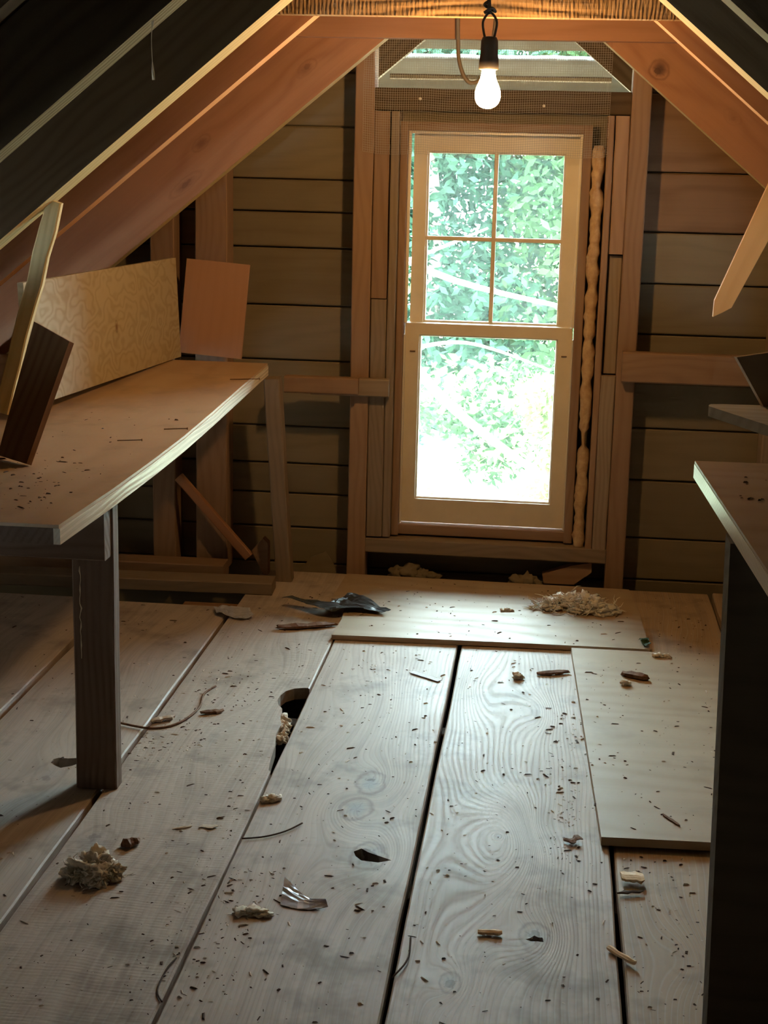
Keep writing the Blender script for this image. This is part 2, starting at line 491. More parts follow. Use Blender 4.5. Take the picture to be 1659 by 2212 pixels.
def plank(x0, x1, y0, y1, ztop, mat, rot=0.0, jit=0.0015, seg=26):
    c = Vector(((x0 + x1) / 2, (y0 + y1) / 2, ztop - 0.014))
    M = Matrix.Translation(c) @ Matrix.Rotation(math.pi / 2 + rot, 4, 'Z')
    vs, fs = bevel_box(y1 - y0, x1 - x0, 0.028, 0.003, jit, seg)
    return mesh('floor_plank', vs, fs, mat, M, floor)

GREY_L, GREY_D = (0.51, 0.425, 0.355), (0.23, 0.178, 0.14)
GR = (0.15, 0.115, 0.09)
def floor_mat(name, c, knots, **kw):
    """Plank material; knots arrive in world X, Y and become local to the plank centre c."""
    loc = tuple((ky - c[1], -(kx - c[0]), p, rx, ry, dk) for (kx, ky, p, rx, ry, dk) in knots)
    a = dict(freq=95, warp=0.022, rough=0.57, bump=0.085, spec=0.42, contrast=0.13, fiber=0.35, tint=0.0,
             grime=GR, grime_amt=0.55, knot_col=(0.35, 0.34, 0.335), ridge=0.30, streak=1.6)
    a.update(kw)
    return wood(name, kw.pop('light', GREY_L) if 'light' in kw else GREY_L, GREY_D, knots=loc, **{k: v for k, v in a.items() if k != 'light'})

fy0, fy1 = -0.6, 4.50
def mid(x0, x1, y0=fy0, y1=fy1): return ((x0 + x1) / 2, (y0 + y1) / 2)
m3 = floor_mat('plank_saw_marked', mid(-0.850, -0.540), [(-0.80, 2.56, 0.05, 0.12, 0.07, 0.5), (-0.70, 3.1, -0.05, 0.2, 0.06, 0.2), (-0.62, 3.55, 0.05, 0.2, 0.05, 0.0)],
               saw=0.9, freq=60, contrast=0.08, bump=0.24, rings=0.5)
m4 = floor_mat('plank_three_knots', mid(-0.529, -0.207), [(-0.324, 2.92, 0.085, 0.11, 0.055, 1.0), (-0.335, 2.79, -0.085, 0.10, 0.055, 1.0), (-0.285, 2.585, 0.095, 0.11, 0.06, 1.0),
               (-0.40, 3.35, 0.05, 0.3, 0.07, 0), (-0.27, 2.1, -0.06, 0.35, 0.1, 0)])
m5 = floor_mat('plank_ringed', mid(-0.197, 0.152), [(-0.045, 2.70, 0.17, 0.20, 0.085, 0.0), (-0.055, 2.71, 0.03, 0.02, 0.012, 0.6), (0.02, 2.77, -0.05, 0.10, 0.04, 0.0), (0.02, 2.33, 0.075, 0.09, 0.05, 0.8), (-0.11, 2.17, 0.05, 0.06, 0.03, 0.8),
               (0.0, 3.4, 0.05, 0.12, 0.05, 0.25), (-0.12, 3.55, -0.05, 0.25, 0.05, 0), (-0.05, 2.42, 0.06, 0.2, 0.08, 0)], contrast=0.18, bump=0.15, ridge=0.5)
m2 = floor_mat('plank_stained', mid(-1.19, -0.862, fy0, 4.10), [(-0.98, 2.86, 0.05, 0.15, 0.06, 0.4), (-1.0, 3.6, -0.06, 0.3, 0.08, 0)])
m6 = floor_mat('plank_brown', mid(0.162, 0.50), [(0.26, 2.3, 0.05, 0.1, 0.05, 0.15), (0.35, 3.4, -0.05, 0.3, 0.05, 0)], light=(0.45, 0.33, 0.22))
plank(-1.90, -1.555, fy0, 4.12, -0.004, m2)
plank(-1.545, -1.198, fy0, 4.10, 0.003, m2, rot=0.004)
p2 = plank(-1.19, -0.862, fy0, 4.10, -0.002, m2)
p3 = plank(-0.850, -0.5365, fy0, fy1, 0.001, m3)
p4 = plank(-0.5325, -0.207, fy0, fy1, 0.000, m4)
p5 = plank(-0.197, 0.152, fy0, fy1, -0.001, m5)
p6 = plank(0.162, 0.50, fy0, fy1, -0.004, m6)
plank(0.51, 0.85, fy0, fy1, 0.0, m6)
plank(0.86, 1.20, fy0, fy1, 0.0, m6)
plank(1.21, 1.6, fy0, fy1, 0.0, m6)
rh = random.Random(3)
cut(p4, [(-0.318, 2.60), (-0.305, 2.615), (-0.292, 2.602), (-0.262, 2.585), (-0.245, 2.575), (-0.268, 2.562), (-0.30, 2.566), (-0.312, 2.582)])
cut(p5, ragged(0.022, 2.325, 0.016, 0.012, 9, 0.5, rh))
cut(p3, [(-0.50, 3.455), (-0.548, 3.462), (-0.573, 3.452), (-0.590, 3.43), (-0.597, 3.40), (-0.598, 3.365), (-0.590, 3.335), (-0.577, 3.31), (-0.572, 3.26), (-0.562, 3.21), (-0.563, 3.15), (-0.553, 3.09), (-0.548, 3.01), (-0.542, 2.95), (-0.50, 2.92)])
cut(p2, ragged(-0.965, 2.93, 0.035, 0.03, 11, 0.4, rh))
# joists glimpsed through the gaps and at the open left corner
for y in (0.9, 1.7, 2.5, 3.3):
    box('joist', (-2.4, y, -0.16), (2.1, y + 0.05, -0.035), 'roofdeck', floor)

# ---- back wall: a backing skin with window and vent openings, boards, studs
YB, YF = 4.58, 4.48
WX0, WX1 = -0.450, 0.078                       # rough opening
wall = join_boxes('wall_back', [((-2.6, 4.605, -0.3), (WX0, 4.625, 1.40)), ((WX1, 4.605, -0.3), (2.3, 4.625, 1.40)),
                                ((WX0, 4.605, -0.3), (WX1, 4.625, 0.13)), ((WX0, 4.605, 1.332), (WX1, 4.625, 1.44)),
                                ((-2.6, 4.605, 1.40), (-0.545, 4.625, 2.3)), ((0.215, 4.605, 1.40), (2.3, 4.625, 2.3))], 'sheath')
tag(wall, 'back gable wall of bare horizontal boards around the window', 'wall', kind='structure')
def sheath(x0, x1, z0, z1, mat='sheath', y=YB):
    g = 0.0025
    box('wall_board', (x0, y + rnd.uniform(0, 0.004), z0 + g), (x1, y + 0.022, z1 - g), mat, wall, 0, 0.003)
zl = [-0.10, 0.007, 0.12, 0.227, 0.321, 0.437, 0.64, 0.805, 0.976, 1.081, 1.175, 1.327, 1.48, 1.62]
for a, b in zip(zl, zl[1:]):
    xr = max(-2.3, RIDGE_X - (1.561 + 0.392 * SL + 0.15 - a) / SL)
    sheath(xr, -0.535, a, b)
zr = [-0.10, 0.009, 0.139, 0.317, 0.475, 0.613, 0.755, 0.903, 1.051, 1.22, 1.44, 1.60]
for a, b in zip(zr, zr[1:]):
    xr = min(2.0, RIDGE_X + (1.561 + 0.392 * SL + 0.15 - a) / SL)
    sheath(0.198, xr, a, b, 'sheath_knot' if a in (1.051, 1.22) else 'sheath')
for a, b in ((-0.1, 0.0), (0.0, 0.12)):
    sheath(-0.53, 0.195, a, b)
# king studs, cripples and packing beside the window
S = lambda x0, x1, z0, z1, mat='stud', y0=YF, y1=YB, nm='stud': box(nm, (x0, y0, z0), (x1, y1, z1), mat, wall, 2, 0.003, 0.001, 6)
S(-0.587, -0.532, -0.02, 1.56)
S(-0.5305, -0.484, 0.128, 0.84, 'stud_grey', YF + .004)
S(-0.5305, -0.486, 0.843, 1.372, 'stud', YF + .002)
S(-0.482, -0.459, 0.128, 1.372, 'stud_grey', YF + .006)
S(0.191, 0.245, -0.02, 1.52)
S(0.148, 0.1895, 0.115, 0.640, 'stud_grey', YF + .004)
S(0.152, 0.190, 0.645, 0.985, 'stud_grey', YF + .030)
S(0.150, 0.190, 0.99, 1.372, 'stud', YF + .003)
S(0.128, 0.147, 0.115, 1.372, 'stud', YF + .006)
box('header', (-0.5315, 4.497, 1.375), (0.190, YB, 1.437), 'rafter_dark', wall, 0, 0.003)
box('bottom_plate', (-0.531, YF + .002, 0.078), (0.190, YB, 0.122), 'stud_grey', wall, 0, 0.003)
# flat studs on the left, under the roof slope
S(-1.055, -0.958, 0.0, 1.20, 'stud', 4.49, YB)
S(-1.190, -1.118, -0.05, 1.12, 'stud', 4.49, YB)
S(-1.46, -1.37, -0.05, 0.95, 'stud_grey', 4.49, YB)
S(0.62, 0.70, -0.02, 1.2, 'stud_grey', 4.49, YB)
# blocking nailed across the studs
box('blocking', (-0.775, 4.428, 0.563), (-0.556, 4.470, 0.612), 'stud', wall, 0, 0.004, 0.001, 6)
box('blocking', (-0.70, 4.450, 0.557), (-0.468, YF, 0.610), 'stud_grey', wall, 0, 0.004)
box('blocking', (0.204, 4.438, 0.630), (0.95, YF, 0.717), 'stud', wall, 0, 0.004, 0.001, 6)

# ---- window
win = empty('window_1', (-0.185, 4.56, 0.16))
tag(win, 'cream painted double hung window, four small panes over one', 'window', kind='structure')
def frame_mesh(name, x0, x1, z0, z1, st, top, bot, y0, y1, parent):
    vs, fs = [], []
    O = [(x0, z0), (x1, z0), (x1, z1), (x0, z1)]
    b = 0.006
    I = [(x0 + st, z0 + bot), (x1 - st, z0 + bot), (x1 - st, z1 - top), (x0 + st, z1 - top)]
    I2 = [(x0 + st + b, z0 + bot + b), (x1 - st - b, z0 + bot + b), (x1 - st - b, z1 - top - b), (x0 + st + b, z1 - top - b)]
    ym = (y0 + y1) / 2
    rings = [(O, y1), (O, y0), (I, y0), (I, y0 + 0.006), (I2, ym), (I2, y1)]
    for pts, y in rings:
        vs += [(x, y, z) for x, z in pts]
    for r in range(len(rings)):
        q = (r + 1) % len(rings)
        for k in range(4):
            j = (k + 1) % 4
            fs.append((r * 4 + k, q * 4 + k, q * 4 + j, r * 4 + j))
    c = Vector(((x0 + x1) / 2, ym, z0))
    o = mesh(name, [Vector(v) - c for v in vs], fs, 'paint', Matrix.Translation(c), parent)
    return o
up = frame_mesh('upper_sash', -0.424, 0.056, 0.735, 1.315, 0.039, 0.050, 0.032, 4.588, 4.616, win)
lo = frame_mesh('lower_sash', -0.434, 0.060, 0.163, 0.768, 0.042, 0.034, 0.072, 4.553, 4.583, win)
box('muntin', (-0.190, 4.593, 0.767), (-0.178, 4.612, 1.265), 'paint', up, 2, 0.003)
box('muntin', (-0.385, 4.594, 1.009), (0.017, 4.611, 1.021), 'paint', up, 0, 0.003)
for (x0, x1) in ((-0.385, -0.190), (-0.178, 0.017)):
    for (z0, z1) in ((0.767, 1.009), (1.021, 1.265)):
        box('pane', (x0, 4.601, z0), (x1, 4.604, z1), 'glass', up, 2, 0.0002)
box('pane', (-0.395, 4.566, 0.232), (0.021, 4.569, 0.737), 'glass', lo, 2, 0.0002)
WB = lambda nm, lo_, hi_, mat='stud', ax=2: box(nm, lo_, hi_, mat, win, ax, 0.002)
WB('jamb', (-0.458, 4.515, 0.128), (-0.437, 4.625, 1.345), 'stud')
WB('jamb', (0.063, 4.515, 0.128), (0.088, 4.625, 1.345), 'stud')
WB('head_jamb', (-0.437, 4.515, 1.321), (0.063, 4.625, 1.345), 'stud', 0)
WB('sill', (-0.437, 4.530, 0.128), (0.063, 4.66, 0.158), 'stud', 0)
WB('stop', (-0.4365, 4.535, 0.77), (-0.428, 4.551, 1.3205), 'edge')
WB('stop', (0.054, 4.535, 0.77), (0.0625, 4.551, 1.3205), 'edge')
WB('stop', (-0.4365, 4.535, 0.160), (-0.431, 4.551, 0.735), 'edge')
WB('stop', (0.058, 4.535, 0.160), (0.0625, 4.551, 0.735), 'edge')
WB('stop', (-0.428, 4.535, 1.3125), (0.054, 4.551, 1.3205), 'edge', 0)
for x in (-0.418, 0.03):
    WB('sash_pin', (x, 4.549, 0.682), (x + 0.016, 4.5535, 0.686), 'nail', 0)

# ---- roof: deck, rafters, collar ties
roof_off = 0.19
def deck(sgn):
    xa, xb = RIDGE_X, RIDGE_X + sgn * 3.0
    za = 1.561 + 0.392 * SL + roof_off
    zb = za - 3.0 * SL
    return [(xa, za), (xb, zb), (xb, zb + 0.05), (xa, za + 0.05)]
ceil_vs, ceil_fs = [], []
for sgn in (-1, 1):
    k = len(ceil_vs)
    pts = deck(sgn)
    ceil_vs += [(x, -1.3, z) for x, z in pts] + [(x, 4.95, z) for x, z in pts]
    f = [(0, 1, 2, 3), (7, 6, 5, 4)] + [(i, 4 + i, 4 + (i + 1) % 4, (i + 1) % 4) for i in range(4)]
    ceil_fs += [tuple(k + i for i in q) for q in (f if sgn < 0 else [tuple(reversed(q)) for q in f])]
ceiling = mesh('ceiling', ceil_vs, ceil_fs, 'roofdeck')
tag(ceiling, 'steep dark attic roof underside carried on rafters', 'ceiling', kind='structure')
dn = math.sqrt(1 + SL * SL)
def rafter(sgn, y0, y1, low, mat, edge, x_end=2.25):
    """One rafter: 'low' drops its underside below the common rafter line."""
    zc = 1.561 + 0.392 * SL
    xa, xb = RIDGE_X + sgn * 0.02, RIDGE_X + sgn * x_end
    f = lambda x, d: zc - abs(x - RIDGE_X) * SL + d
    pts = [(xa, f(xa, -low)), (xb, f(xb, -low)), (xb, f(xb, roof_off - 0.004)), (xa, f(xa, roof_off - 0.004))]
    o = prism_xz('rafter', pts, y0, y1, mat, ceiling, (sgn, 0, -SL))
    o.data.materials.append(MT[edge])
    o.data.polygons[2].material_index = 1          # underside colour paints the bulb light, paler than the unlit faces
    return o
def knotty(name, sgn, ks):
    """Rafter wood with knots given in world X, Z, turned into the rafter's own axes."""
    zc = 1.561 + 0.392 * SL
    xm = RIDGE_X + sgn * 1.135
    zm = zc - 1.135 * SL + (roof_off - 0.004 - 0.084) / 2
    M = frame((xm, 4.34, zm), (sgn, 0, -SL), (0, -1, 0)).inverted()
    kk = []
    for (x, z, push, rx, ry, dk) in ks:
        q = M @ Vector((x, 4.31, z))
        kk.append((q.x, q.y, push, rx, ry, dk))
    return wood(name, (0.37, 0.175, 0.08), (0.23, 0.095, 0.045), 14, 0.07, 0.6, 0.12, kk, spec=0.35, contrast=0.3, tint=0.0, knot_col=(0.10, 0.042, 0.022))
MT['r0l'] = knotty('knotty_rafter_left', -1, [(-0.993, 1.27, 0.05, 0.06, 0.03, 0.5), (-0.702, 1.473, 0.05, 0.06, 0.03, 0.4), (-1.039, 1.155, -0.04, 0.10, 0.03, 0.4), (-0.86, 1.42, 0.03, 0.03, 0.02, 0)])
MT['r0r'] = knotty('knotty_rafter_right', 1, [(0.251, 1.489, 0.05, 0.05, 0.045, 1.0), (0.10, 1.56, 0.04, 0.05, 0.03, 0.5), (0.45, 1.37, -0.03, 0.05, 0.03, 0.2)])
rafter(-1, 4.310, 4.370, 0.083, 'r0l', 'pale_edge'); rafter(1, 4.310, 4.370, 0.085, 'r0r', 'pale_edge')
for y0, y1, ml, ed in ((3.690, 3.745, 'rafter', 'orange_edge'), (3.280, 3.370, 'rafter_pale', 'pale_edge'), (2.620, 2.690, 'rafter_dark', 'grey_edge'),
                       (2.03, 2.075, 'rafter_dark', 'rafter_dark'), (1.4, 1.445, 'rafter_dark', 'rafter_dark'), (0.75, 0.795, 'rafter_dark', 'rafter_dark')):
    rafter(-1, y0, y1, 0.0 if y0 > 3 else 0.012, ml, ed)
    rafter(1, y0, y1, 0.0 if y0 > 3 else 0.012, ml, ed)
def tie(y0, y1, z0, z1, mat):
    f = lambda z: (1.561 + 0.392 * SL + roof_off - 0.01 - z) / SL
    prism_xz('collar_tie', [(RIDGE_X - f(z0) * 0.93, z0), (RIDGE_X + f(z0) * 0.93, z0), (RIDGE_X + f(z1) * 0.93, z1), (RIDGE_X - f(z1) * 0.93, z1)],
             y0, y1, mat, ceiling, (1, 0, 0))
tie(3.648, 3.689, 1.560, 1.66, 'tie_rough')
tie(4.268, 4.309, 1.556, 1.645, 'tie')
# outer barge rafters seen through the vent
for sgn in (-1, 1):
    zc = 1.561 + 0.392 * SL
    f = lambda x, d: zc - abs(x - RIDGE_X) * SL + d
    xa, xb = RIDGE_X + sgn * 0.02, RIDGE_X + sgn * 0.62
    prism_xz('rafter', [(xa, f(xa, -0.125)), (xb, f(xb, -0.125)), (xb, f(xb, 0.0)), (xa, f(xa, 0.0))], 4.64, 4.68, 'rafter_dark', ceiling, (sgn, 0, -SL))
# far end of the attic behind the camera
wf = join_boxes('wall_front', [((-2.9, -1.25, -0.3), (2.6, -1.2, 2.3))], 'roofdeck')
tag(wf, 'plain dark board wall closing the near end of the attic', 'wall', kind='structure')

# ---- outdoor ground
gr = mesh('ground', [(-40, 5.2, -2.2), (40, 5.2, -2.2), (40, 60, -2.2), (-40, 60, -2.2)], [(0, 1, 2, 3)], 'ground')
tag(gr, 'pale sunlit grass below the window outside', 'ground', kind='structure')

# ================================================================== OBJECTS
# ---- left workbench
wb = empty('workbench', (-0.86, 2.8, 0))
tag(wb, 'long wooden workbench with warm brown top under the left roof slope', 'workbench')
Yk = [2.42, 2.75, 3.05, 3.3, 3.6, 3.95, 4.31]
Zk = [0.637, 0.631, 0.630, 0.632, 0.640, 0.652, 0.664]
def strip(name, x0, x1, dz0, dz1, mat, parent, ys=Yk, zs=Zk):
    c = Vector(((x0 + x1) / 2, 3.36, 0.63))
    M = Matrix.Translation(c) @ Matrix.Rotation(math.pi / 2, 4, 'Z')
    Mi = M.inverted()
    vs, fs = [], []
    for y, z in zip(ys, zs):
        vs += [Mi @ Vector(p) for p in ((x0, y, z + dz0), (x1, y, z + dz0), (x1, y, z + dz1), (x0, y, z + dz1))]
    for i in range(len(ys) - 1):
        for k in range(4):
            j = (k + 1) % 4
            fs.append((i * 4 + k, i * 4 + 4 + k, i * 4 + 4 + j, i * 4 + j))
    fs = [tuple(reversed(f)) for f in fs]
    fs += [(0, 1, 2, 3), tuple(reversed([(len(ys) - 1) * 4 + k for k in range(4)]))]
    o = mesh(name, vs, fs, mat, M, parent)
    bm = bmesh.new(); bm.from_mesh(o.data); bmesh.ops.recalc_face_normals(bm, faces=bm.faces); bm.to_mesh(o.data); bm.free()
    return o
top = strip('tabletop', -1.62, -0.802, -0.006, 0.0, 'bench', wb)
strip('edge_strip', -0.812, -0.800, -0.034, -0.0065, 'edge', top)
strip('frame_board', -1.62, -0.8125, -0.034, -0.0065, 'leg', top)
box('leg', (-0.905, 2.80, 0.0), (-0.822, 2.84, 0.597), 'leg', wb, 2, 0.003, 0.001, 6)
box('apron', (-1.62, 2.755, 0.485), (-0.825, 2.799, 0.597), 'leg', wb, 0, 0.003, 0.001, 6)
board('leg', (-0.798, 4.37, 0.615), (-0.762, 4.40, 0.0), 0.047, 0.05, 'stud_grey', wb, (0, 1, 0), 0.003, 0.001, 6)
box('leg', (-1.60, 2.80, 0.0), (-1.53, 2.84, 0.597), 'leg', wb, 2)

def loose(name, label, cat, o):
    o.name = name
    return tag(o, label, cat)

# plywood backboard on the bench: bottom (-1.192,3.6)->(-1.10,4.47)
b0, b1 = Vector((-1.196, 3.40, 0)), Vector((-1.083, 4.37, 0))
d = (b1 - b0)
vs, fs = bevel_box(d.length, 0.285, 0.015, 0.001)
bb = mesh('plywood_board', vs, fs, 'ply_pale',
          frame((b0 + b1) / 2 + Vector((0, 0, 0.665 + 0.1425)), d, Vector((d.y, -d.x, 0.0)).normalized() + Vector((0, 0, 0.05))))
tag(bb, 'long pale plywood board with swirling grain standing on the workbench', 'board')
# small pinkish panel at the far end
vs, fs = bevel_box(0.272, 0.186, 0.012, 0.001)
sp = mesh('plywood_offcut', vs, fs, 'ply_pink',
          Matrix.Translation((-0.978, 4.405, 0.668 + 0.136)) @ Matrix.Rotation(-0.10, 4, 'X') @ Matrix.Rotation(math.radians(-86), 4, 'Y') @ Matrix.Rotation(math.pi / 2, 4, 'X'))
tag(sp, 'small pinkish plywood panel upright at the far end of the workbench', 'board')
# dark board leaning at the left frame edge
A, B_, Cc, D = Vector((-0.953, 2.97, 0.875)), Vector((-1.024, 2.90, 0.637)), Vector((-1.105, 2.96, 0.640)), Vector((-1.045, 3.03, 0.905))
nrm = (B_ - A).cross(D - A).normalized()
if nrm.y > 0: nrm = -nrm
th = 0.014
c = (A + B_ + Cc + D) / 4
Mx = frame(c, (A - B_), -nrm)
Mi = Mx.inverted()
vs = [Mi @ p for p in (A, B_, Cc, D)] + [Mi @ (p - nrm * th) for p in (A, B_, Cc, D)]
db = mesh('leaning_board', vs, [(0, 1, 2, 3), (7, 6, 5, 4), (0, 4, 5, 1), (1, 5, 6, 2), (2, 6, 7, 3), (3, 7, 4, 0)], 'dark_board', Mx)
bm = bmesh.new(); bm.from_mesh(db.data); bmesh.ops.recalc_face_normals(bm, faces=bm.faces); bm.to_mesh(db.data); bm.free()
tag(db, 'short dark brown board leaning on the workbench with an orange lit edge', 'board')
ws = mesh('wood_wedge', [(-0.05, -0.02, 0), (0.045, -0.012, 0), (-0.05, 0.03, 0), (-0.05, -0.02, 0.022), (0.045, -0.012, 0.004), (-0.05, 0.03, 0.022)],
          [(2, 1, 0), (3, 4, 5), (0, 1, 4, 3), (1, 2, 5, 4), (2, 0, 3, 5)], 'chip', Matrix.Translation((-1.10, 2.84, 0.634)))
tag(ws, 'pale wood wedge on the workbench before the leaning dark board', 'wedge')
# split batten hanging from the rafter down to the bench
bt = board('split_batten', (-1.098, 3.345, 1.135), (-1.235, 3.35, 0.66), 0.034, 0.022, 'pale_edge', None, (0, 1, 0), 0.003, 0.003, 8)
tag(bt, 'narrow splintered batten between left rafter and workbench', 'batten')

# ---- lumber and braces in the left corner
tag(board('lumber', (-1.62, 4.225, 0.019), (-0.772, 4.268, 0.019), 0.088, 0.036, 'stud_grey', None, (0, 0, 1), 0.003, 0.001, 8),
    'flat length of lumber on the floor below the far workbench end', 'lumber')
tag(board('lumber', (-1.70, 4.38, 0.026), (-0.94, 4.39, 0.026), 0.085, 0.045, 'stud', None, (0, 0, 1), 0.003),
    'second length of lumber behind the flat one at the wall foot', 'lumber')
tag(box('wood_block', (-1.005, 4.105, -0.155), (-0.830, 4.145, -0.004), 'dark_board', None, 0, 0.008),
    'reddish wooden block set in the floor opening under the lumber', 'block')
tag(board('brace_stick', (-1.100, 4.458, 0.290), (-0.880, 4.44, 0.055), 0.028, 0.022, 'rafter', None, (0, 1, 0), 0.003),
    'thin diagonal brace stick leaning in the corner below the workbench', 'stick')
tag(prism_xz('wood_offcut', [(-0.872, 0.075), (-0.838, 0.115), (-0.822, 0.10), (-0.822, 0.002), (-0.835, 0.002)], 4.44, 4.475, 'stud'),
    'triangular wood offcut at the foot of the diagonal stick', 'offcut')
tag(prism_xz('cardboard_scrap', [(-0.735, 0.002), (-0.70, 0.048), (-0.655, 0.068), (-0.63, 0.03), (-0.622, 0.002)], 4.50, 4.506, 'sheath'),
    'dim folded scrap against the wall left of the window stud', 'scrap')

# ---- hanging slat on the right
sl = prism_xz('hanging_slat', [(0.545, 1.272), (0.406, 0.909), (0.405, 0.868), (0.428, 0.880), (0.450, 0.893), (0.528, 1.063), (0.60, 1.235)],
              4.000, 4.020, 'slat', None, (0.37, 0, 0.93))
tag(sl, 'orange lit slat with pointed end hanging from the right rafter', 'slat')

# ---- right workbench
rb = empty('side_table', (0.30, 2.02, 0))
tag(rb, 'side table with brown top, brightly lit edge and dark end panel', 'table')
def slab(name, pts, z0, z1, mat, parent):
    n = len(pts)
    c = Vector((sum(p[0] for p in pts) / n, sum(p[1] for p in pts) / n, z0))
    vs = [Vector((x, y, z0)) - c for x, y in pts] + [Vector((x, y, z1)) - c for x, y in pts]
    fs = [tuple(reversed(range(n))), tuple(range(n, 2 * n))] + [(i, (i + 1) % n, n + (i + 1) % n, n + i) for i in range(n)]
    o = mesh(name, vs, fs, mat, Matrix.Translation(c), parent)
    bm = bmesh.new(); bm.from_mesh(o.data); bmesh.ops.recalc_face_normals(bm, faces=bm.faces); bm.to_mesh(o.data); bm.free()
    return o
slab('tabletop', [(0.2290, 2.38), (0.2725, 1.35), (0.95, 1.35), (0.95, 2.40)], 0.796, 0.800, 'bench', rb)
slab('edge_strip', [(0.2285, 2.38), (0.2720, 1.35), (0.300, 1.35), (0.258, 2.38)], 0.7735, 0.7955, 'edge', rb)
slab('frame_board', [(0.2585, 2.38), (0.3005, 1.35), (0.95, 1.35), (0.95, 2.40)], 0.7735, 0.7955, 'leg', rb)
pz = mesh('end_panel', [(0.2590, 1.945, 0), (0.2590, 2.003, 0), (0.95, 2.003, 0), (0.95, 1.945, 0),
                        (0.2410, 1.960, 0.773), (0.2410, 2.018, 0.773), (0.95, 2.018, 0.773), (0.95, 1.960, 0.773)],
          [(3, 2, 1, 0), (4, 5, 6, 7), (0, 1, 5, 4), (1, 2, 6, 5), (2, 3, 7, 6), (3, 0, 4, 7)], 'panel', Matrix.Identity(4), rb)
# shelf and sheet at the right frame edge
sh = empty('wall_shelf', (0.45, 2.6, 0.0))
tag(sh, 'thin grey board shelf with rounded corner on a post behind the side table', 'shelf')
slab('shelf_board', [(0.2705, 2.607), (0.2665, 2.597), (0.2655, 2.585), (0.268, 2.577), (0.345, 2.400), (0.95, 2.42), (0.95, 2.66), (0.29, 2.612)], 0.838, 0.855, 'shelf', sh)
box('shelf_post', (0.62, 2.50, 0.0), (0.66, 2.59, 0.837), 'panel', sh, 2)
ps = mesh('upright_sheet', [(0.357, 2.600, 0.8555), (0.80, 2.625, 0.8555), (0.80, 2.66, 1.02), (0.308, 2.61, 0.935),
                            (0.353, 2.608, 0.8555), (0.80, 2.632, 0.8555), (0.80, 2.668, 1.02), (0.304, 2.618, 0.935)],
          [(0, 1, 2, 3), (7, 6, 5, 4), (4, 5, 1, 0), (5, 6, 2, 1), (6, 7, 3, 2), (7, 4, 0, 3)], 'ply')
ps.data.materials.append(MT['edge'])
ps.data.polygons[5].material_index = 1  # brighter material paints the light falling on this left edge
tag(ps, 'thin sheet with a bright slanted edge standing on the grey shelf board', 'board')

# ---- plywood sheets lying on the floor
def sheet(label, pts, th, z0=0.002, mat='ply'):
    n = len(pts)
    c = Vector((sum(p[0] for p in pts) / n, sum(p[1] for p in pts) / n, z0))
    o = slab('plywood_sheet', pts, z0, z0 + th, mat, None)
    return tag(o, label, 'plywood')
sheet('wide plywood sheet lying on the floor in front of the window',
      [(-0.539, 3.845), (-0.10, 3.862), (0.292, 3.872), (0.283, 4.12), (0.262, 4.44), (-0.582, 4.455), (-0.590, 4.185), (-0.545, 4.165), (-0.533, 3.99)], 0.013)
p_r = sheet('narrow plywood sheet on the floor against the dark end panel',
            [(0.136, 2.695), (0.36, 2.705), (0.56, 2.71), (0.52, 3.845), (0.088, 3.835)], 0.017, mat='ply')

# ---- insulation
def fibres(r, vs, fs, n, ext, h, rad):
    for i in range(n):
        p = Vector((r.uniform(-1, 1) * ext[0], r.uniform(-1, 1) * ext[1], 0))
        if (p.x / ext[0]) ** 2 + (p.y / ext[1]) ** 2 > 1: continue
        e = 1 - (p.x / ext[0]) ** 2
        p.z = r.uniform(0.1, 1) * h * e
        d = Vector((r.gauss(0, 1), r.gauss(0, 1), r.gauss(0, 0.5))).normalized()
        pts = []
        for k in range(5):
            pts.append(Vector((p.x, p.y, max(p.z, 0.001))))
            p = p + d * ext[1] * 0.22
            d = (d + Vector((r.gauss(0, 0.8), r.gauss(0, 0.8), r.gauss(0, 0.5) - 0.1))).normalized()
        k = len(vs)
        v_, f_ = tube_data(pts, [rad * 0.6, rad * r.uniform(.8, 1.6), rad * r.uniform(.8, 2.0), rad, rad * 0.3], 4, False)
        vs.extend(v_); fs.extend([tuple(k + q for q in f) for f in f_])
def wool(label, loc, size, lobes, rough=0.5, mat='insul', rot=0, cat='insulation', name='insulation_clump', flat=0.8, seed=1, fib=None):
    r = random.Random(seed)
    vs, fs = blob_data(r, lobes, size, rough, 4 if fib else 3, flat)
    if fib: fibres(r, vs, fs, *fib)
    o = mesh(name, vs, fs, mat, Matrix.Translation(loc) @ Matrix.Rotation(rot, 4, 'Z'), None, smooth=True)
    return tag(o, label, cat)
wool('tattered cream insulation clump on the floorboards before the workbench leg', (-0.755, 2.415, 0.001), 0.046,
     [(-0.35, 0.15, 0.3, 0.62), (0.0, 0.35, 0.45, 0.55), (0.25, -0.15, 0.25, 0.5), (0.45, 0.25, 0.25, 0.42), (0.85, 0.05, 0.2, 0.28), (-0.75, -0.05, 0.15, 0.35), (0.2, 0.5, 0.6, 0.3), (0.9, 0.3, 0.35, 0.22)], 0.8, seed=4, fib=(40, (0.055, 0.035), 0.045, 0.0007))
wool('small flat grey-cream insulation scrap left of the clear plastic shard', (-0.455, 2.335, 0.001), 0.028,
     [(-0.6, 0, 0.1, 0.5), (0.0, 0.1, 0.15, 0.5), (0.6, 0.05, 0.1, 0.45), (1.0, -0.1, 0.05, 0.3)], 0.7, seed=5, flat=0.4)
rr = random.Random(12)
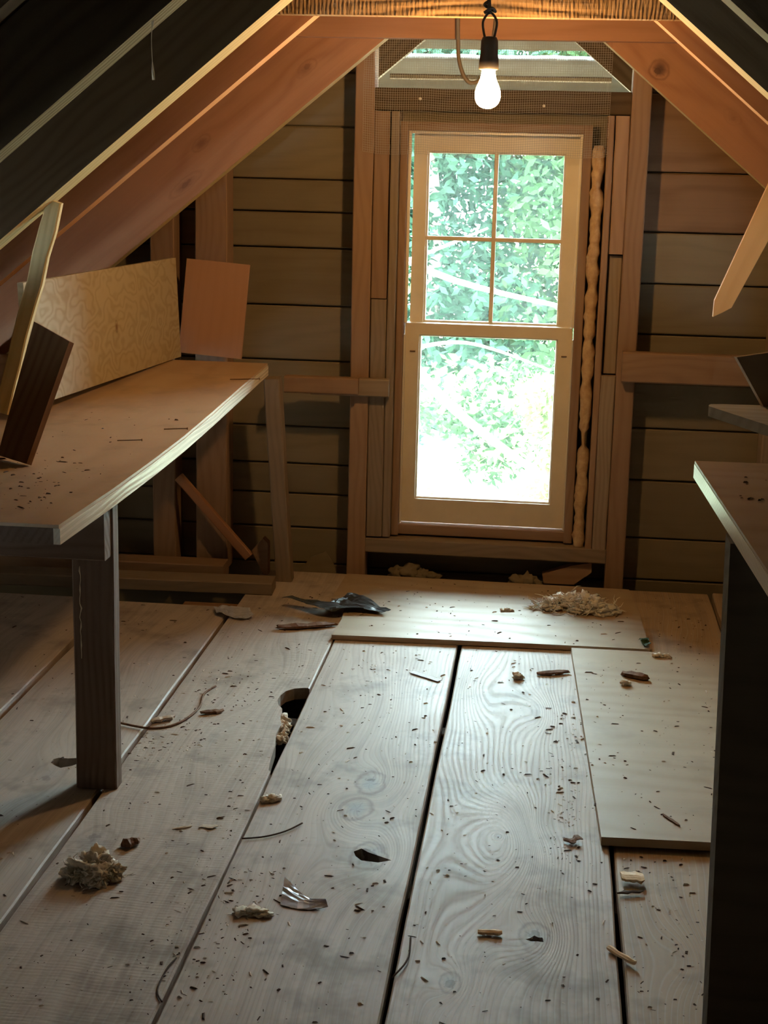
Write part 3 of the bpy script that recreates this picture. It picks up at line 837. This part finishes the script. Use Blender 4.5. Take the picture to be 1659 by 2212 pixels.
wool('large shaggy pile of cream insulation on the plywood under the window', (0.10, 4.20, 0.016), 0.06,
     [(-1.15, -0.05, 0.1, 0.42), (-0.7, 0.25, 0.15, 0.5), (-0.3, 0.45, 0.3, 0.55), (0.1, 0.1, 0.15, 0.6), (0.5, 0.3, 0.3, 0.55), (0.9, -0.1, 0.2, 0.5), (1.3, -0.1, 0.1, 0.45), (1.7, -0.3, 0.1, 0.32), (0.8, 0.5, 0.3, 0.4), (0.3, -0.5, 0.1, 0.4), (1.2, -0.6, 0.08, 0.35)],
     0.95, seed=8, flat=0.55, fib=(260, (0.125, 0.055), 0.034, 0.0012))
wool('low insulation mound at the wall foot under the window, left', (-0.40, 4.50, 0.0), 0.055, [(-0.6, 0, 0.2, 0.5), (0, 0.1, 0.3, 0.6), (0.7, 0, 0.15, 0.5), (1.3, -0.1, 0.1, 0.4)], 0.6, 'sheath', seed=9, flat=0.7)
wool('insulation lump at the wall foot behind the shaggy pile', (-0.045, 4.475, 0.0), 0.05, [(-0.5, 0, 0.2, 0.5), (0.1, 0, 0.3, 0.55), (0.6, 0, 0.1, 0.4)], 0.6, 'sheath', seed=10, flat=0.8)
tag(prism_xz('wood_offcut', [(0.005, 0.03), (0.09, 0.062), (0.15, 0.075), (0.152, 0.045), (0.10, 0.004), (0.01, 0.004)], 4.50, 4.54, 'stud'),
    'slanted wood chunk at the wall foot below the window plate', 'offcut')
wool('twisted wool stuffing in the hole between two floorboards', (-0.567, 3.25, -0.03), 0.03, [(0, 0.6, 0.6, 0.5), (0.15, -0.4, 0.5, 0.55), (0.3, -1.5, 0.7, 0.5), (0.45, -2.6, 0.6, 0.45), (0.55, -3.6, 0.7, 0.35)], 0.7, seed=11)
wool('small pinkish insulation curl beside the board gap', (-0.512, 2.795, 0.0), 0.022, [(-0.4, -0.1, 0.2, 0.45), (0.2, 0.1, 0.25, 0.5), (0.7, 0.4, 0.2, 0.4)], 0.6, seed=13, flat=0.7)
wool('small fluff ball on the ringed floorboard near the plywood', (-0.045, 3.62, 0.0), 0.014, [(0, 0, 0.5, 0.8), (0.7, 0.1, 0.3, 0.5)], 0.7, seed=14)
wool('fluff tuft at the right front corner of the wide plywood', (0.315, 3.80, 0.018), 0.02, [(-0.6, 0, 0.2, 0.5), (0, 0.2, 0.2, 0.6), (0.8, 0.0, 0.1, 0.5)], 0.8, seed=15, flat=0.5)
wool('small fluff ball on the narrow plywood sheet beside the dark stick', (0.212, 3.565, 0.020), 0.012, [(0, 0, 0.5, 0.8), (0.9, 0.1, 0.3, 0.6)], 0.7, seed=16, flat=0.7)
wool('tiny fluff tuft on the plywood left of the shaggy pile', (-0.09, 4.15, 0.0155), 0.016, [(-0.7, 0, 0.2, 0.5), (0, 0.2, 0.2, 0.6), (0.8, 0.0, 0.1, 0.5)], 0.8, seed=17, flat=0.4)
# foam strip beside the right jamb
vs, fs, n = [], [], 10
seg = 90
for i in range(seg + 1):
    z = 0.117 + (1.29 - 0.117) * i / seg
    w = 0.0165 * (1 + 0.45 * noise.noise(Vector((0, 3.1, z * 25))) + 0.12 * noise.noise(Vector((4, 3.1, z * 90))))
    if 0.42 < z < 0.47: w *= 0.35
    cxn = 0.1075 + 0.005 * noise.noise(Vector((9, 1, z * 14)))
    for k in range(n):
        th = 2 * math.pi * k / n
        rj = 1 + 0.35 * noise.noise(Vector((math.cos(th) * 2, math.sin(th) * 2, z * 60)))
        vs.append((cxn + w * rj * math.cos(th), 4.512 + 0.018 * rj * math.sin(th), z))
for i in range(seg):
    for k in range(n):
        a, c2 = i * n + k, i * n + (k + 1) % n
        fs.append((a, c2, c2 + n, a + n))
fs += [tuple(reversed(range(n))), tuple(seg * n + k for k in range(n))]
fst = mesh('insulation_strip', [Vector(v) - Vector((0.107, 4.51, 0.117)) for v in vs], fs, 'insul_strip', Matrix.Translation((0.107, 4.51, 0.117)), None, True)
tag(fst, 'ragged yellow insulation strip stuffed along the right window jamb', 'insulation')

# ---- sheeting and battens behind the vent
vs, fs = [], []
nx = 40
prof = [(4.80, 1.39), (4.80, 1.445), (4.85, 1.465), (4.86, 1.495), (4.83, 1.535), (4.85, 1.553)]
def sheeting(name, label, prof, bulge):
    vs, fs = [], []
    for i in range(nx + 1):
        x = -0.72 + 1.10 * i / nx
        for j, (y, z) in enumerate(prof):
            e = abs((x - RIDGE_X) / 0.55)
            vs.append((x + 0.17, y - 4.85 + 0.008 * noise.noise(Vector((x * 9, j, 0))), z - 1.45 - bulge * max(0, e - 0.55) * (j / len(prof)) + 0.004 * noise.noise(Vector((x * 14, j, 5)))))
    m_ = len(prof)
    for i in range(nx):
        for j in range(m_ - 1):
            a = i * m_ + j
            fs.append((a, a + m_, a + m_ + 1, a + 1))
    o = mesh(name, vs, fs, 'sheet', Matrix.Translation((-0.17, 4.85, 1.45)), None, True)
    md = o.modifiers.new('thickness', 'SOLIDIFY'); md.thickness = 0.002
    return tag(o, label, 'sheeting')
sheeting('plastic_sheeting', 'milky sheeting hanging below the slot behind the wire mesh', prof, 0.06)
sheeting('plastic_sheeting', 'milky sheeting above the slot at the roof peak', [(4.82, 1.566), (4.83, 1.60), (4.84, 1.66), (4.82, 1.70)], 0.0)
tag(box('vent_batten', (-0.52, 4.765, 1.474), (0.14, 4.79, 1.489), 'rafter_dark', None, 0, 0.003), 'dark batten crossing the sheeting behind the wire mesh', 'batten')

# ---- wire mesh draped over the vent and the window head
vs, fs = [], []
def mesh_pt(u, v):
    """u across, v down; in front of the studs, bellying out and curling at the foot."""
    x = -0.560 + 0.69 * u
    z = 1.585 - 0.325 * v - 0.012 * math.sin(u * math.pi) * v - 0.008 * noise.noise(Vector((u * 6, 0, 0))) * v
    y = 4.470 - 0.012 * math.sin(v * 2.6) - 0.010 * noise.noise(Vector((u * 4, v * 3, 2)))
    return Vector((x, y, z))
WR = 0.00042
def wire(pts):
    k = len(vs)
    v_, f_ = tube_data(pts, WR, 3, False)
    vs.extend(v_); fs.extend([tuple(k + i for i in f) for f in f_])
NU, NV = 108, 51
for i in range(NU + 1):
    wire([mesh_pt(i / NU, j / 12) for j in range(13)])
for j in range(NV + 1):
    wire([mesh_pt(i / 16, j / NV) for i in range(17)])
wmesh = mesh('wire_mesh', [v - Vector((-0.2, 4.47, 1.58)) for v in vs], fs, 'wire', Matrix.Translation((-0.2, 4.47, 1.58)))
tag(wmesh, 'fine square wire mesh draped over the vent and window head', 'wire mesh')

# ---- light bulb and its pendant socket
lamp = empty('bulb_pendant', (-0.169, 3.58, 1.35))
tag(lamp, 'lit bare bulb in a black rubber socket hanging on a cord', 'lamp')
em = NT('bulb_glow')
e = em.n('ShaderNodeEmission')
e.inputs[0].default_value = (1.0, 0.56, 0.20, 1)
e.inputs[1].default_value = BULB
em.l(e.outputs[0], em.out.inputs[0])
BP = [(0.0015, 0.0), (0.010, 0.0012), (0.018, 0.005), (0.024, 0.011), (0.0275, 0.019), (0.029, 0.028), (0.0285, 0.037), (0.026, 0.046), (0.0215, 0.056), (0.0175, 0.066), (0.0155, 0.076), (0.015, 0.086)]
lathe('bulb', BP, em.m, (-0.169, 3.58, 1.357), lamp, 28)
lathe('socket', [(0.019, 0.0), (0.0225, 0.002), (0.0215, 0.022), (0.0195, 0.034), (0.0195, 0.046), (0.019, 0.062), (0.016, 0.070), (0.006, 0.072)], 'rubber', (-0.169, 3.58, 1.441), lamp, 24)
for s in (-1, 1):
    tube('socket_lead', smooth_path([(-0.170 + s * 0.008, 3.58, 1.505), (-0.170 + s * 0.013, 3.58, 1.522), (-0.170 + s * 0.0155, 3.58, 1.543), (-0.170 + s * 0.008, 3.58, 1.558), (-0.171, 3.58, 1.565)]), 0.0028, 'rubber', lamp)
tube('cord', smooth_path([(-0.171, 3.58, 1.560), (-0.174, 3.58, 1.60), (-0.175, 3.59, 1.70), (-0.175, 3.60, 1.86)]), 0.0045, 'rubber', lamp)
tube('cord_knot', smooth_path([(-0.183, 3.574, 1.562), (-0.167, 3.570, 1.572), (-0.159, 3.582, 1.566), (-0.171, 3.588, 1.572), (-0.183, 3.580, 1.580), (-0.175, 3.572, 1.586)]), 0.0035, 'rubber', lamp)
# loop of older cable behind
cb = tube('cable_loop', smooth_path([(-0.287, 4.23, 1.70), (-0.285, 4.24, 1.58), (-0.284, 4.25, 1.545), (-0.280, 4.25, 1.500), (-0.265, 4.25, 1.459), (-0.243, 4.25, 1.442), (-0.212, 4.25, 1.465), (-0.19, 4.24, 1.56), (-0.18, 4.23, 1.70)]), 0.0055, 'cable')
tag(cb, 'loop of grey cable hanging from the collar tie behind the bulb', 'cable')

# hanging cobweb threads
tag(tube('cobweb_thread', smooth_path([(-0.695, 2.645, 1.505), (-0.690, 2.640, 1.465), (-0.693, 2.640, 1.43), (-0.690, 2.640, 1.365)], 4),
         [0.0006 + 0.0022 * abs(noise.noise(Vector((i * 0.7, 1, 0)))) + (0.002 if i in (4, 5, 11, 12) else 0) for i in range(13)], 'web', None, 6),
    'dusty cobweb thread hanging from the upper left rafter', 'cobweb')
tag(tube('cobweb_thread', [(-0.872 + 0.004 * noise.noise(Vector((0, i * 0.6, 0))), 2.748, 0.475 - 0.0092 * i) for i in range(21)],
         [0.0004 + (0.0011 if i % 4 == 1 else 0.0003) for i in range(21)], 'web', None, 5),
    'thin beaded cobweb hanging in front of the workbench leg', 'cobweb')

# nails
def nail(label, p0, p1):
    p0, p1 = Vector(p0), Vector(p1)
    d = (p1 - p0).normalized()
    tag(tube('nail', [p0, p1 - d * 0.002, p1 - d * 0.0019, p1], [0.0012, 0.0012, 0.003, 0.003], 'nail', None, 6), label, 'nail')
nail('nail lying over the front edge of the far workbench end', (-0.85, 4.02, 0.6565), (-0.775, 4.05, 0.6565))
nail('nail lying near the middle of the workbench front edge', (-0.86, 3.35, 0.6365), (-0.81, 3.37, 0.6365))
nail('nail lying on the workbench nearer the leg', (-0.925, 3.20, 0.6345), (-0.875, 3.22, 0.6345))
for x, z, w in ((-0.403, 1.408, 'left'), (-0.053, 1.395, 'right')):
    o = lathe('nail_head', [(0.001, 0), (0.0045, 0.0005), (0.0045, 0.002), (0.002, 0.003)], 'edge', (0, 0, 0), wall, 10)
    o.matrix_basis = Matrix.Translation((x, 4.4965, z)) @ Matrix.Rotation(math.pi / 2, 4, 'X')
    o['label'] = 'bright nail head in the dark header'

# ---- plastic scraps
def crumple(name, label, pts, z0, mat, amp, seed, fq=28, cat='plastic'):
    """A crumpled film: outline in world XY, filled as a fine fan and lifted by ridged noise."""
    cxp = sum(p[0] for p in pts) / len(pts); cyp = sum(p[1] for p in pts) / len(pts)
    P = []
    for i in range(len(pts)):
        a, b = pts[i], pts[(i + 1) % len(pts)]
        for j in range(4):
            P.append((a[0] + (b[0] - a[0]) * j / 4, a[1] + (b[1] - a[1]) * j / 4))
    vs, fs = [(0, 0, 0)], []
    rings = 9
    for r_ in range(1, rings + 1):
        for (x, y) in P:
            vs.append(((x - cxp) * r_ / rings, (y - cyp) * r_ / rings, 0))
    n = len(P)
    out = []
    for (x, y, z) in vs:
        q = Vector((x * fq + seed, y * fq, seed * 3.3))
        h = amp * (0.25 + abs(noise.noise(q)) * 1.5 + 0.6 * abs(noise.noise(q * 2.3)))
        out.append((x, y, h))
    for k in range(n):
        fs.append((0, 1 + k, 1 + (k + 1) % n))
    for r_ in range(rings - 1):
        for k in range(n):
            a, c = 1 + r_ * n + k, 1 + r_ * n + (k + 1) % n
            fs.append((a, a + n, c + n, c))
    o = mesh(name, out, fs, mat, Matrix.Translation((cxp, cyp, z0)))
    md = o.modifiers.new('thickness', 'SOLIDIFY'); md.thickness = 0.0006
    return tag(o, label, cat)
crumple('black_plastic_scrap', 'crumpled black plastic sheet lying over the left plywood corner',
        [(-0.722, 4.12), (-0.695, 4.135), (-0.62, 4.10), (-0.585, 4.115), (-0.545, 4.19), (-0.525, 4.205), (-0.47, 4.13), (-0.405, 4.055), (-0.43, 4.045), (-0.50, 4.05), (-0.555, 4.03), (-0.60, 4.04), (-0.66, 4.09)], 0.016, 'blackplastic', 0.016, 3, 12)
crumple('clear_plastic_scrap', 'crumpled clear plastic film on the floor by the lumber',
        [(-0.905, 4.06), (-0.86, 4.075), (-0.80, 4.05), (-0.775, 3.99), (-0.80, 3.965), (-0.85, 3.98), (-0.885, 4.01)], 0.002, 'clearplastic', 0.010, 8)
vs, fs = [], []
for i in range(9):
    for j in range(9):
        u, v = i / 8, j / 8
        x = -0.036 + 0.082 * u - 0.006 * v
        y = -0.028 + v * (0.075 - 0.062 * u) - 0.010 * math.sin(u * math.pi)
        z = 0.002 + 0.016 * (1 - u) ** 2 * v + 0.020 * max(0, u - 0.62) * (0.4 + v) + 0.003 * noise.noise(Vector((u * 7, v * 7, 3)))
        vs.append((x, y, max(z, 0.0012)))
for i in range(8):
    for j in range(8):
        a = i * 9 + j
        fs.append((a, a + 9, a + 10, a + 1))
shd = mesh('clear_shard', vs, fs, 'clearplastic', Matrix.Translation((-0.378, 2.40, 0.0)))
md = shd.modifiers.new('thickness', 'SOLIDIFY'); md.thickness = 0.0006
tag(shd, 'bent shiny clear plastic shard on the floorboard near the front', 'plastic')
tag(board('paper_strip', (-0.307, 3.62, 0.0028), (-0.232, 3.565, 0.0028), 0.018, 0.0012, 'paper', None, (0, 0, 1), 0.0003), 'white paper strip on the three knot floorboard', 'paper')

# ---- chips, sticks and twigs
def chip(name, label, cat, p0, p1, w, t, mat, jit=0.0015, z=None):
    p0, p1 = Vector(p0) - Vector((0, 0, t * 0.14)), Vector(p1) - Vector((0, 0, t * 0.14))
    L = (p1 - p0).length
    r = random.Random(len(label) * 7 + int(L * 1e4))
    rag = mat in ('bark', 'crumb_dark', 'crumb_pale')
    prof = [0.35, 0.75, 1.0, 0.85, 1.0, 0.8, 0.3] if rag else [0.9, 1.0, 1.0, 0.96, 1.0, 1.0, 0.8]
    vs, fs = [], []
    for i, f in enumerate(prof):
        f *= r.uniform(0.75, 1.15) if rag else r.uniform(0.95, 1.03)
        oy, oz = r.uniform(-1, 1) * jit, r.uniform(-0.3, 0.6) * jit
        for k in range(6):
            th = math.pi / 6 + k * math.pi / 3
            e = r.uniform(0.8, 1.1)
            vs.append((-L / 2 + L * i / 6 + (r.uniform(-1, 1) * L * 0.04 if rag else 0), w / 2 * f * math.cos(th) * e * 1.1 + oy, t / 2 * max(f, 0.6) * math.sin(th) * e + oz))
    for i in range(6):
        for k in range(6):
            a, c = i * 6 + k, i * 6 + (k + 1) % 6
            fs.append((a, a + 6, c + 6, c))
    fs += [tuple(range(6)), tuple(36 + k for k in reversed(range(6)))]
    return tag(mesh(name, vs, fs, mat, frame((p0 + p1) / 2, p1 - p0)), label, cat)
chip('bark_strip', 'dark splintered bark strip beside the black plastic', 'bark', (-0.700, 3.905, 0.010), (-0.545, 3.965, 0.010), 0.036, 0.016, 'bark', 0.003)
chip('wood_chip', 'broad tan wood chip on the right floorboard by the narrow plywood', 'wood chip', (0.168, 2.56, 0.008), (0.208, 2.563, 0.008), 0.036, 0.010, 'chip', 0.003)
chip('dark_sliver', 'dark sliver of wood just in front of the broad tan chip', 'stick', (0.160, 2.505, 0.003), (0.205, 2.52, 0.003), 0.010, 0.005, 'crumb_dark', 0.001)
chip('wood_curl', 'tan wood curl on the ringed floorboard left of the dark knot hole', 'wood chip', (-0.075, 2.325, 0.005), (-0.035, 2.328, 0.006), 0.012, 0.009, 'chip', 0.001)
chip('wood_stick', 'tan stick lying across the gap at the lower right', 'stick', (0.138, 2.305, 0.006), (0.178, 2.262, 0.005), 0.011, 0.009, 'chip', 0.001)
chip('dark_stick', 'dark stubby stick on the narrow plywood sheet', 'stick', (0.210, 3.637, 0.029), (0.273, 3.608, 0.029), 0.030, 0.022, 'bark', 0.001)
chip('dark_stick', 'thin dark stick near the front of the narrow plywood sheet', 'stick', (0.256, 2.815, 0.0215), (0.286, 2.765, 0.0215), 0.008, 0.005, 'bark', 0.001)
chip('bark_piece', 'curled brown bark piece by the insulation clump', 'bark', (-0.742, 2.548, 0.009), (-0.71, 2.565, 0.011), 0.026, 0.016, 'bark', 0.004)
chip('bark_piece', 'brown bark piece on the saw marked board beyond the leg', 'bark', (-0.752, 3.24, 0.007), (-0.705, 3.265, 0.007), 0.020, 0.011, 'bark', 0.003)
chip('wood_chip', 'pale chip lying on the wire beside the workbench leg', 'wood chip', (-0.850, 3.17, 0.008), (-0.805, 3.205, 0.010), 0.022, 0.013, 'crumb_pale', 0.003)
chip('dry_leaf', 'curled dry leaf on the ringed floorboard toward the plywood corner', 'leaf', (0.068, 2.70, 0.005), (0.10, 2.71, 0.009), 0.024, 0.006, 'bark', 0.005)
chip('pale_leaf', 'thin pale leaf on the saw marked board', 'leaf', (-0.62, 2.655, 0.003), (-0.585, 2.66, 0.004), 0.018, 0.002, 'crumb_pale', 0.002)
chip('wood_sliver', 'pale wood sliver left of the thin pale leaf', 'stick', (-0.668, 2.635, 0.003), (-0.635, 2.655, 0.003), 0.008, 0.004, 'crumb_pale', 0.001)
chip('bark_strip', 'dark strip of wood poking from under the narrow plywood', 'stick', (0.005, 3.66, 0.006), (0.082, 3.685, 0.006), 0.022, 0.012, 'bark', 0.002)
tag(tube('bent_wire', smooth_path([(-0.94, 3.165, 0.003), (-0.845, 3.135, 0.003), (-0.79, 3.17, 0.004), (-0.765, 3.27, 0.004), (-0.775, 3.37, 0.003), (-0.76, 3.43, 0.003)]), 0.0028, 'bark', None, 6), 'curved wire lying on the floor beside the workbench leg', 'wire')
def twig(label, pts, r=0.0016):
    tag(tube('twig', smooth_path(pts, 4), r, 'crumb_dark', None, 5), label, 'twig')
twig('thin curved plank crack from the board gap toward the knots, laid as a twig', [(-0.530, 2.615, 0.003), (-0.49, 2.63, 0.003), (-0.455, 2.66, 0.003), (-0.43, 2.70, 0.003)])  # twig shape added in place of a crack in the plank
twig('forked twig in the gap beside the ringed board at the bottom', [(-0.200, 2.16, 0.004), (-0.185, 2.20, 0.005), (-0.180, 2.235, 0.005), (-0.183, 2.29, 0.004)])
twig('dark twig at the board gap in the lower left foreground', [(-0.535, 2.04, 0.003), (-0.55, 2.07, 0.003), (-0.552, 2.13, 0.003), (-0.545, 2.17, 0.003)], 0.0014)

# green scrap at the plywood corner
crumple('green_scrap', 'tiny green scrap on the front right corner of the wide plywood', [(0.265, 3.93), (0.29, 3.925), (0.295, 3.885), (0.275, 3.88)], 0.016, 'leaf', 0.012, 5, cat='scrap')

# ---- crumbs: nobody could count them
def crumbs(name, label, mat, n, seed, zones, size, parent=None):
    r = random.Random(seed)
    vs, fs = [], []
    for i in range(n):
        x0, x1, y0, y1, z = r.choices([q[:5] for q in zones], [q[5] for q in zones])[0]
        x, y = r.uniform(x0, x1), r.uniform(y0, y1)
        s = size * (0.4 + 1.3 * r.random() ** 2.5)
        L = s * r.choice((0.9, 0.9, 1, 1.2, 1.6, 2.6))
        a = r.uniform(0, math.pi)
        ca, sa = math.cos(a), math.sin(a)
        k = len(vs)
        w, h = s * r.uniform(0.3, 0.8), s * r.uniform(0.25, 0.7)
        for (u, v, q) in ((-L, -w, 0), (L, -w * 0.6, 0), (L * 0.8, w, 0), (-L * 0.7, w * 0.8, 0), (-L * 0.6, 0, h), (L * 0.5, 0, h * 0.8)):
            vs.append((x + u * ca - v * sa, y + u * sa + v * ca, z + q))
        fs += [tuple(k + j for j in f) for f in ((0, 1, 5, 4), (1, 2, 5), (2, 3, 4, 5), (3, 0, 4), (3, 2, 1, 0))]
    o = mesh(name, vs, fs, mat, Matrix.Identity(4))
    return tag(o, label, 'debris', kind='stuff')
FZ = [(-0.84, -0.545, 2.0, 4.1, 0.0015, 3.0), (-0.525, -0.21, 2.0, 3.84, 0.0005, 3.0), (-0.19, 0.14, 2.0, 3.84, 0.0, 3.2), (-1.18, -0.87, 2.2, 4.08, -0.0015, 2.0),
      (-1.5, -1.2, 2.6, 4.08, 0.0035, 0.6), (0.17, 0.30, 2.05, 2.68, -0.0035, 1.0), (0.12, 0.48, 2.72, 3.8, 0.0195, 1.8), (-0.53, 0.25, 3.88, 4.42, 0.0155, 1.2), (0.30, 0.48, 3.86, 4.45, -0.003, 0.7),
      (-0.80, -0.66, 3.3, 3.55, 0.0015, 0.7), (-0.72, -0.56, 4.12, 4.3, 0.0015, 0.3), (0.03, 0.10, 2.6, 3.4, 0.0, 0.9), (-0.60, -0.545, 2.0, 2.9, 0.0015, 0.8), (-0.525, -0.44, 2.05, 2.5, 0.0005, 0.9), (-0.85, -0.70, 2.95, 3.2, 0.0015, 0.8)]
BZ = [(-1.15, -0.85, 2.5, 2.95, 0.637, 3.0), (-1.1, -0.85, 2.95, 3.6, 0.637, 0.6)]
crumbs('dark_crumbs', 'dark crumbs and bark bits scattered over the floorboards', 'crumb_dark', 1500, 21, FZ, 0.0027)
crumbs('pale_crumbs', 'pale crumbs and splinters scattered over the floorboards', 'crumb_pale', 1000, 22, FZ, 0.0026)
crumbs('bench_crumbs', 'dark crumbs scattered on the near end of the workbench', 'crumb_dark', 150, 23, BZ, 0.003)
crumbs('table_crumbs', 'dark crumbs in a line across the side table top', 'crumb_dark', 45, 24, [(0.27, 0.40, 2.10, 2.13, 0.801, 2), (0.27, 0.36, 2.2, 2.3, 0.801, 1)], 0.003)

# ---- trees outside
def leaves(r, blobs, n, size):
    vs, fs = [], []
    tot = sum(b[3] for b in blobs)
    for (bx, by, bz, br, sq) in blobs:
        for i in range(int(n * br / tot)):
            v = Vector((r.gauss(0, 1), r.gauss(0, 1), r.gauss(0, 1))).normalized() * br * (r.random() ** 0.4)
            p = Vector((bx + v.x, by + v.y, bz + v.z * sq))
            d1 = Vector((r.gauss(0, 1), r.gauss(0, 1), r.gauss(0, 0.8))).normalized()
            d2 = d1.cross(Vector((r.gauss(0, 1), r.gauss(0, 1), r.gauss(0, 1)))).normalized()
            s = size * r.uniform(0.6, 1.4)
            k = len(vs)
            vs += [p - d1 * s, p + d2 * s * 0.45, p + d1 * s, p - d2 * s * 0.45]
            fs.append((k, k + 1, k + 2, k + 3))
    return vs, fs
def tree(name, label, x, y, z0, h, w, n, mat, seed, size=0.06, trunk=0.12, low=0.1):
    r = random.Random(seed)
    t = empty(name, (x, y, z0))
    tag(t, label, 'tree', 'trees outside the window')
    tube('trunk', smooth_path([(x, y, z0), (x + r.uniform(-.1, .1), y, z0 + h * 0.4), (x + r.uniform(-.2, .2), y, z0 + h * 0.85)], 5), [trunk * (1 - i / 14) for i in range(11)], 'barkpale', t, 8)
    bl = []
    for i in range(16):
        f = low + (1 - low) * (i + 0.5) / 16
        rad = w * (0.55 + 0.45 * math.sin(math.pi * min(1, f * 0.9 + 0.15)))
        a = r.uniform(0, 6.28)
        bl.append((math.cos(a) * rad * 0.45, math.sin(a) * rad * 0.45, h * f, rad * r.uniform(0.55, 0.8), 0.75))
    vs, fs = leaves(r, bl, n, size)
    f_ = mesh('foliage', vs, fs, mat, Matrix.Translation((x, y, z0)), t)
    f_['kind'] = 'stuff'
    return t
for i, (x, y, h, w, mt, lb) in enumerate([
        (-5.6, 19.0, 7.0, 1.9, 'leaf', 'leafy green tree farthest left beyond the window glass'),
        (-3.4, 20.5, 7.4, 1.8, 'leaf_blue', 'bluish green tree behind the left window panes'),
        (-1.6, 19.5, 7.2, 1.7, 'leaf_blue', 'dense bluish green tree filling the upper left panes'),
        (0.3, 20.0, 7.4, 1.8, 'leaf', 'dense green tree filling the upper right panes'),
        (2.2, 19.3, 7.0, 1.8, 'leaf_blue', 'bluish green tree at the right edge of the window view'),
        (4.3, 20.5, 7.2, 1.9, 'leaf', 'leafy green tree farthest right beyond the window glass')]):
    tree('leafy_tree', lb, x, y, -2.2, h - 1.0, w, 15000, mt, 50 + i, 0.075)
# nearer tree with pale bare limbs crossing the view diagonally
nt = empty('branching_tree', (-2.35, 9.6, -2.2))
tag(nt, 'nearer tree with pale diagonal branches across the window view', 'tree', 'trees outside the window')
tube('trunk', smooth_path([(-2.35, 9.6, -2.2), (-2.3, 9.6, -1.0), (-2.2, 9.6, 0.6), (-2.15, 9.6, 2.6)], 5), [0.14 - 0.004 * i for i in range(16)], 'barkpale', nt, 10)
def limb(p, r0, r1, seed):
    q = smooth_path(p, 6)
    tube('branch', q, [r0 + (r1 - r0) * i / (len(q) - 1) for i in range(len(q))], 'barkpale', nt, 7)
limb([(-2.2, 9.6, 0.75), (-1.2, 9.3, 0.35), (-0.55, 9.2, -0.25), (0.2, 9.1, -0.75)], 0.05, 0.018, 1)
limb([(-2.2, 9.6, 1.1), (-1.3, 9.5, 0.80), (-0.6, 9.4, 0.52), (0.3, 9.3, 0.35)], 0.035, 0.010, 2)
limb([(-1.5, 9.4, 0.50), (-0.95, 9.2, 0.62), (-0.40, 9.1, 0.85)], 0.018, 0.006, 3)
limb([(-2.25, 9.6, 0.0), (-1.3, 9.2, -0.35), (-0.6, 9.1, -0.85), (0.1, 9.0, -1.2)], 0.045, 0.018, 4)
limb([(-0.9, 9.25, 0.1), (-0.5, 9.1, 0.18), (0.0, 9.0, 0.05)], 0.014, 0.005, 5)
r = random.Random(77)
vs, fs = leaves(r, [(-0.2, 0, 3.15, 0.25, 0.5), (1.2, -0.3, 3.7, 0.35, 0.5), (1.9, -0.4, 3.1, 0.4, 0.5), (2.2, -0.4, 2.75, 0.35, 0.5), (1.5, -0.4, 2.35, 0.4, 0.5), (2.1, -0.5, 2.1, 0.4, 0.5), (0.6, 0, 4.6, 0.8, 0.5), (-0.6, 0, 5.2, 0.9, 0.6), (0.2, 0.2, 5.6, 0.9, 0.6)], 2600, 0.035)
lf = mesh('foliage', vs, fs, 'leaf_sun', Matrix.Translation((-2.35, 9.6, -3.2)), nt)
lf['kind'] = 'stuff'

# shrubs at the foot of the trees
def shrub(label, x, y, h, w, n, mat, seed):
    r = random.Random(seed)
    t = empty('shrub', (x, y, -2.2))
    tag(t, label, 'shrub', 'shrubs outside the window')
    for k in range(4):
        a = r.uniform(0, 6.28)
        tube('stem', smooth_path([(x, y, -2.2), (x + 0.2 * w * math.cos(a), y + 0.2 * w * math.sin(a), -2.2 + h * 0.4), (x + 0.5 * w * math.cos(a), y + 0.5 * w * math.sin(a), -2.2 + h * 0.8)], 4), 0.02, 'barkpale', t, 6)
    bl = [(r.uniform(-0.6, 0.6) * w, r.uniform(-0.5, 0.5) * w, h * r.uniform(0.2, 0.85), w * r.uniform(0.3, 0.5), 0.8) for k in range(12)]
    vs, fs = leaves(r, bl, n, 0.045)
    f_ = mesh('foliage', vs, fs, mat, Matrix.Translation((x, y, -2.2)), t)
    f_['kind'] = 'stuff'
shrub('sunlit shrub low on the right of the lower window pane', 0.15, 13.2, 1.9, 0.75, 4200, 'leaf_sun', 91)
shrub('green shrub at the foot of the trees, middle of the lower pane', -0.65, 16.0, 1.5, 0.9, 4200, 'leaf', 92)
shrub('bluish shrub at the foot of the trees, left of the lower pane', -2.3, 17.0, 1.0, 1.0, 4000, 'leaf_blue', 93)
shrub('leafy shrub at the foot of the trees, far right', 2.0, 15.5, 1.6, 1.1, 4000, 'leaf', 94)
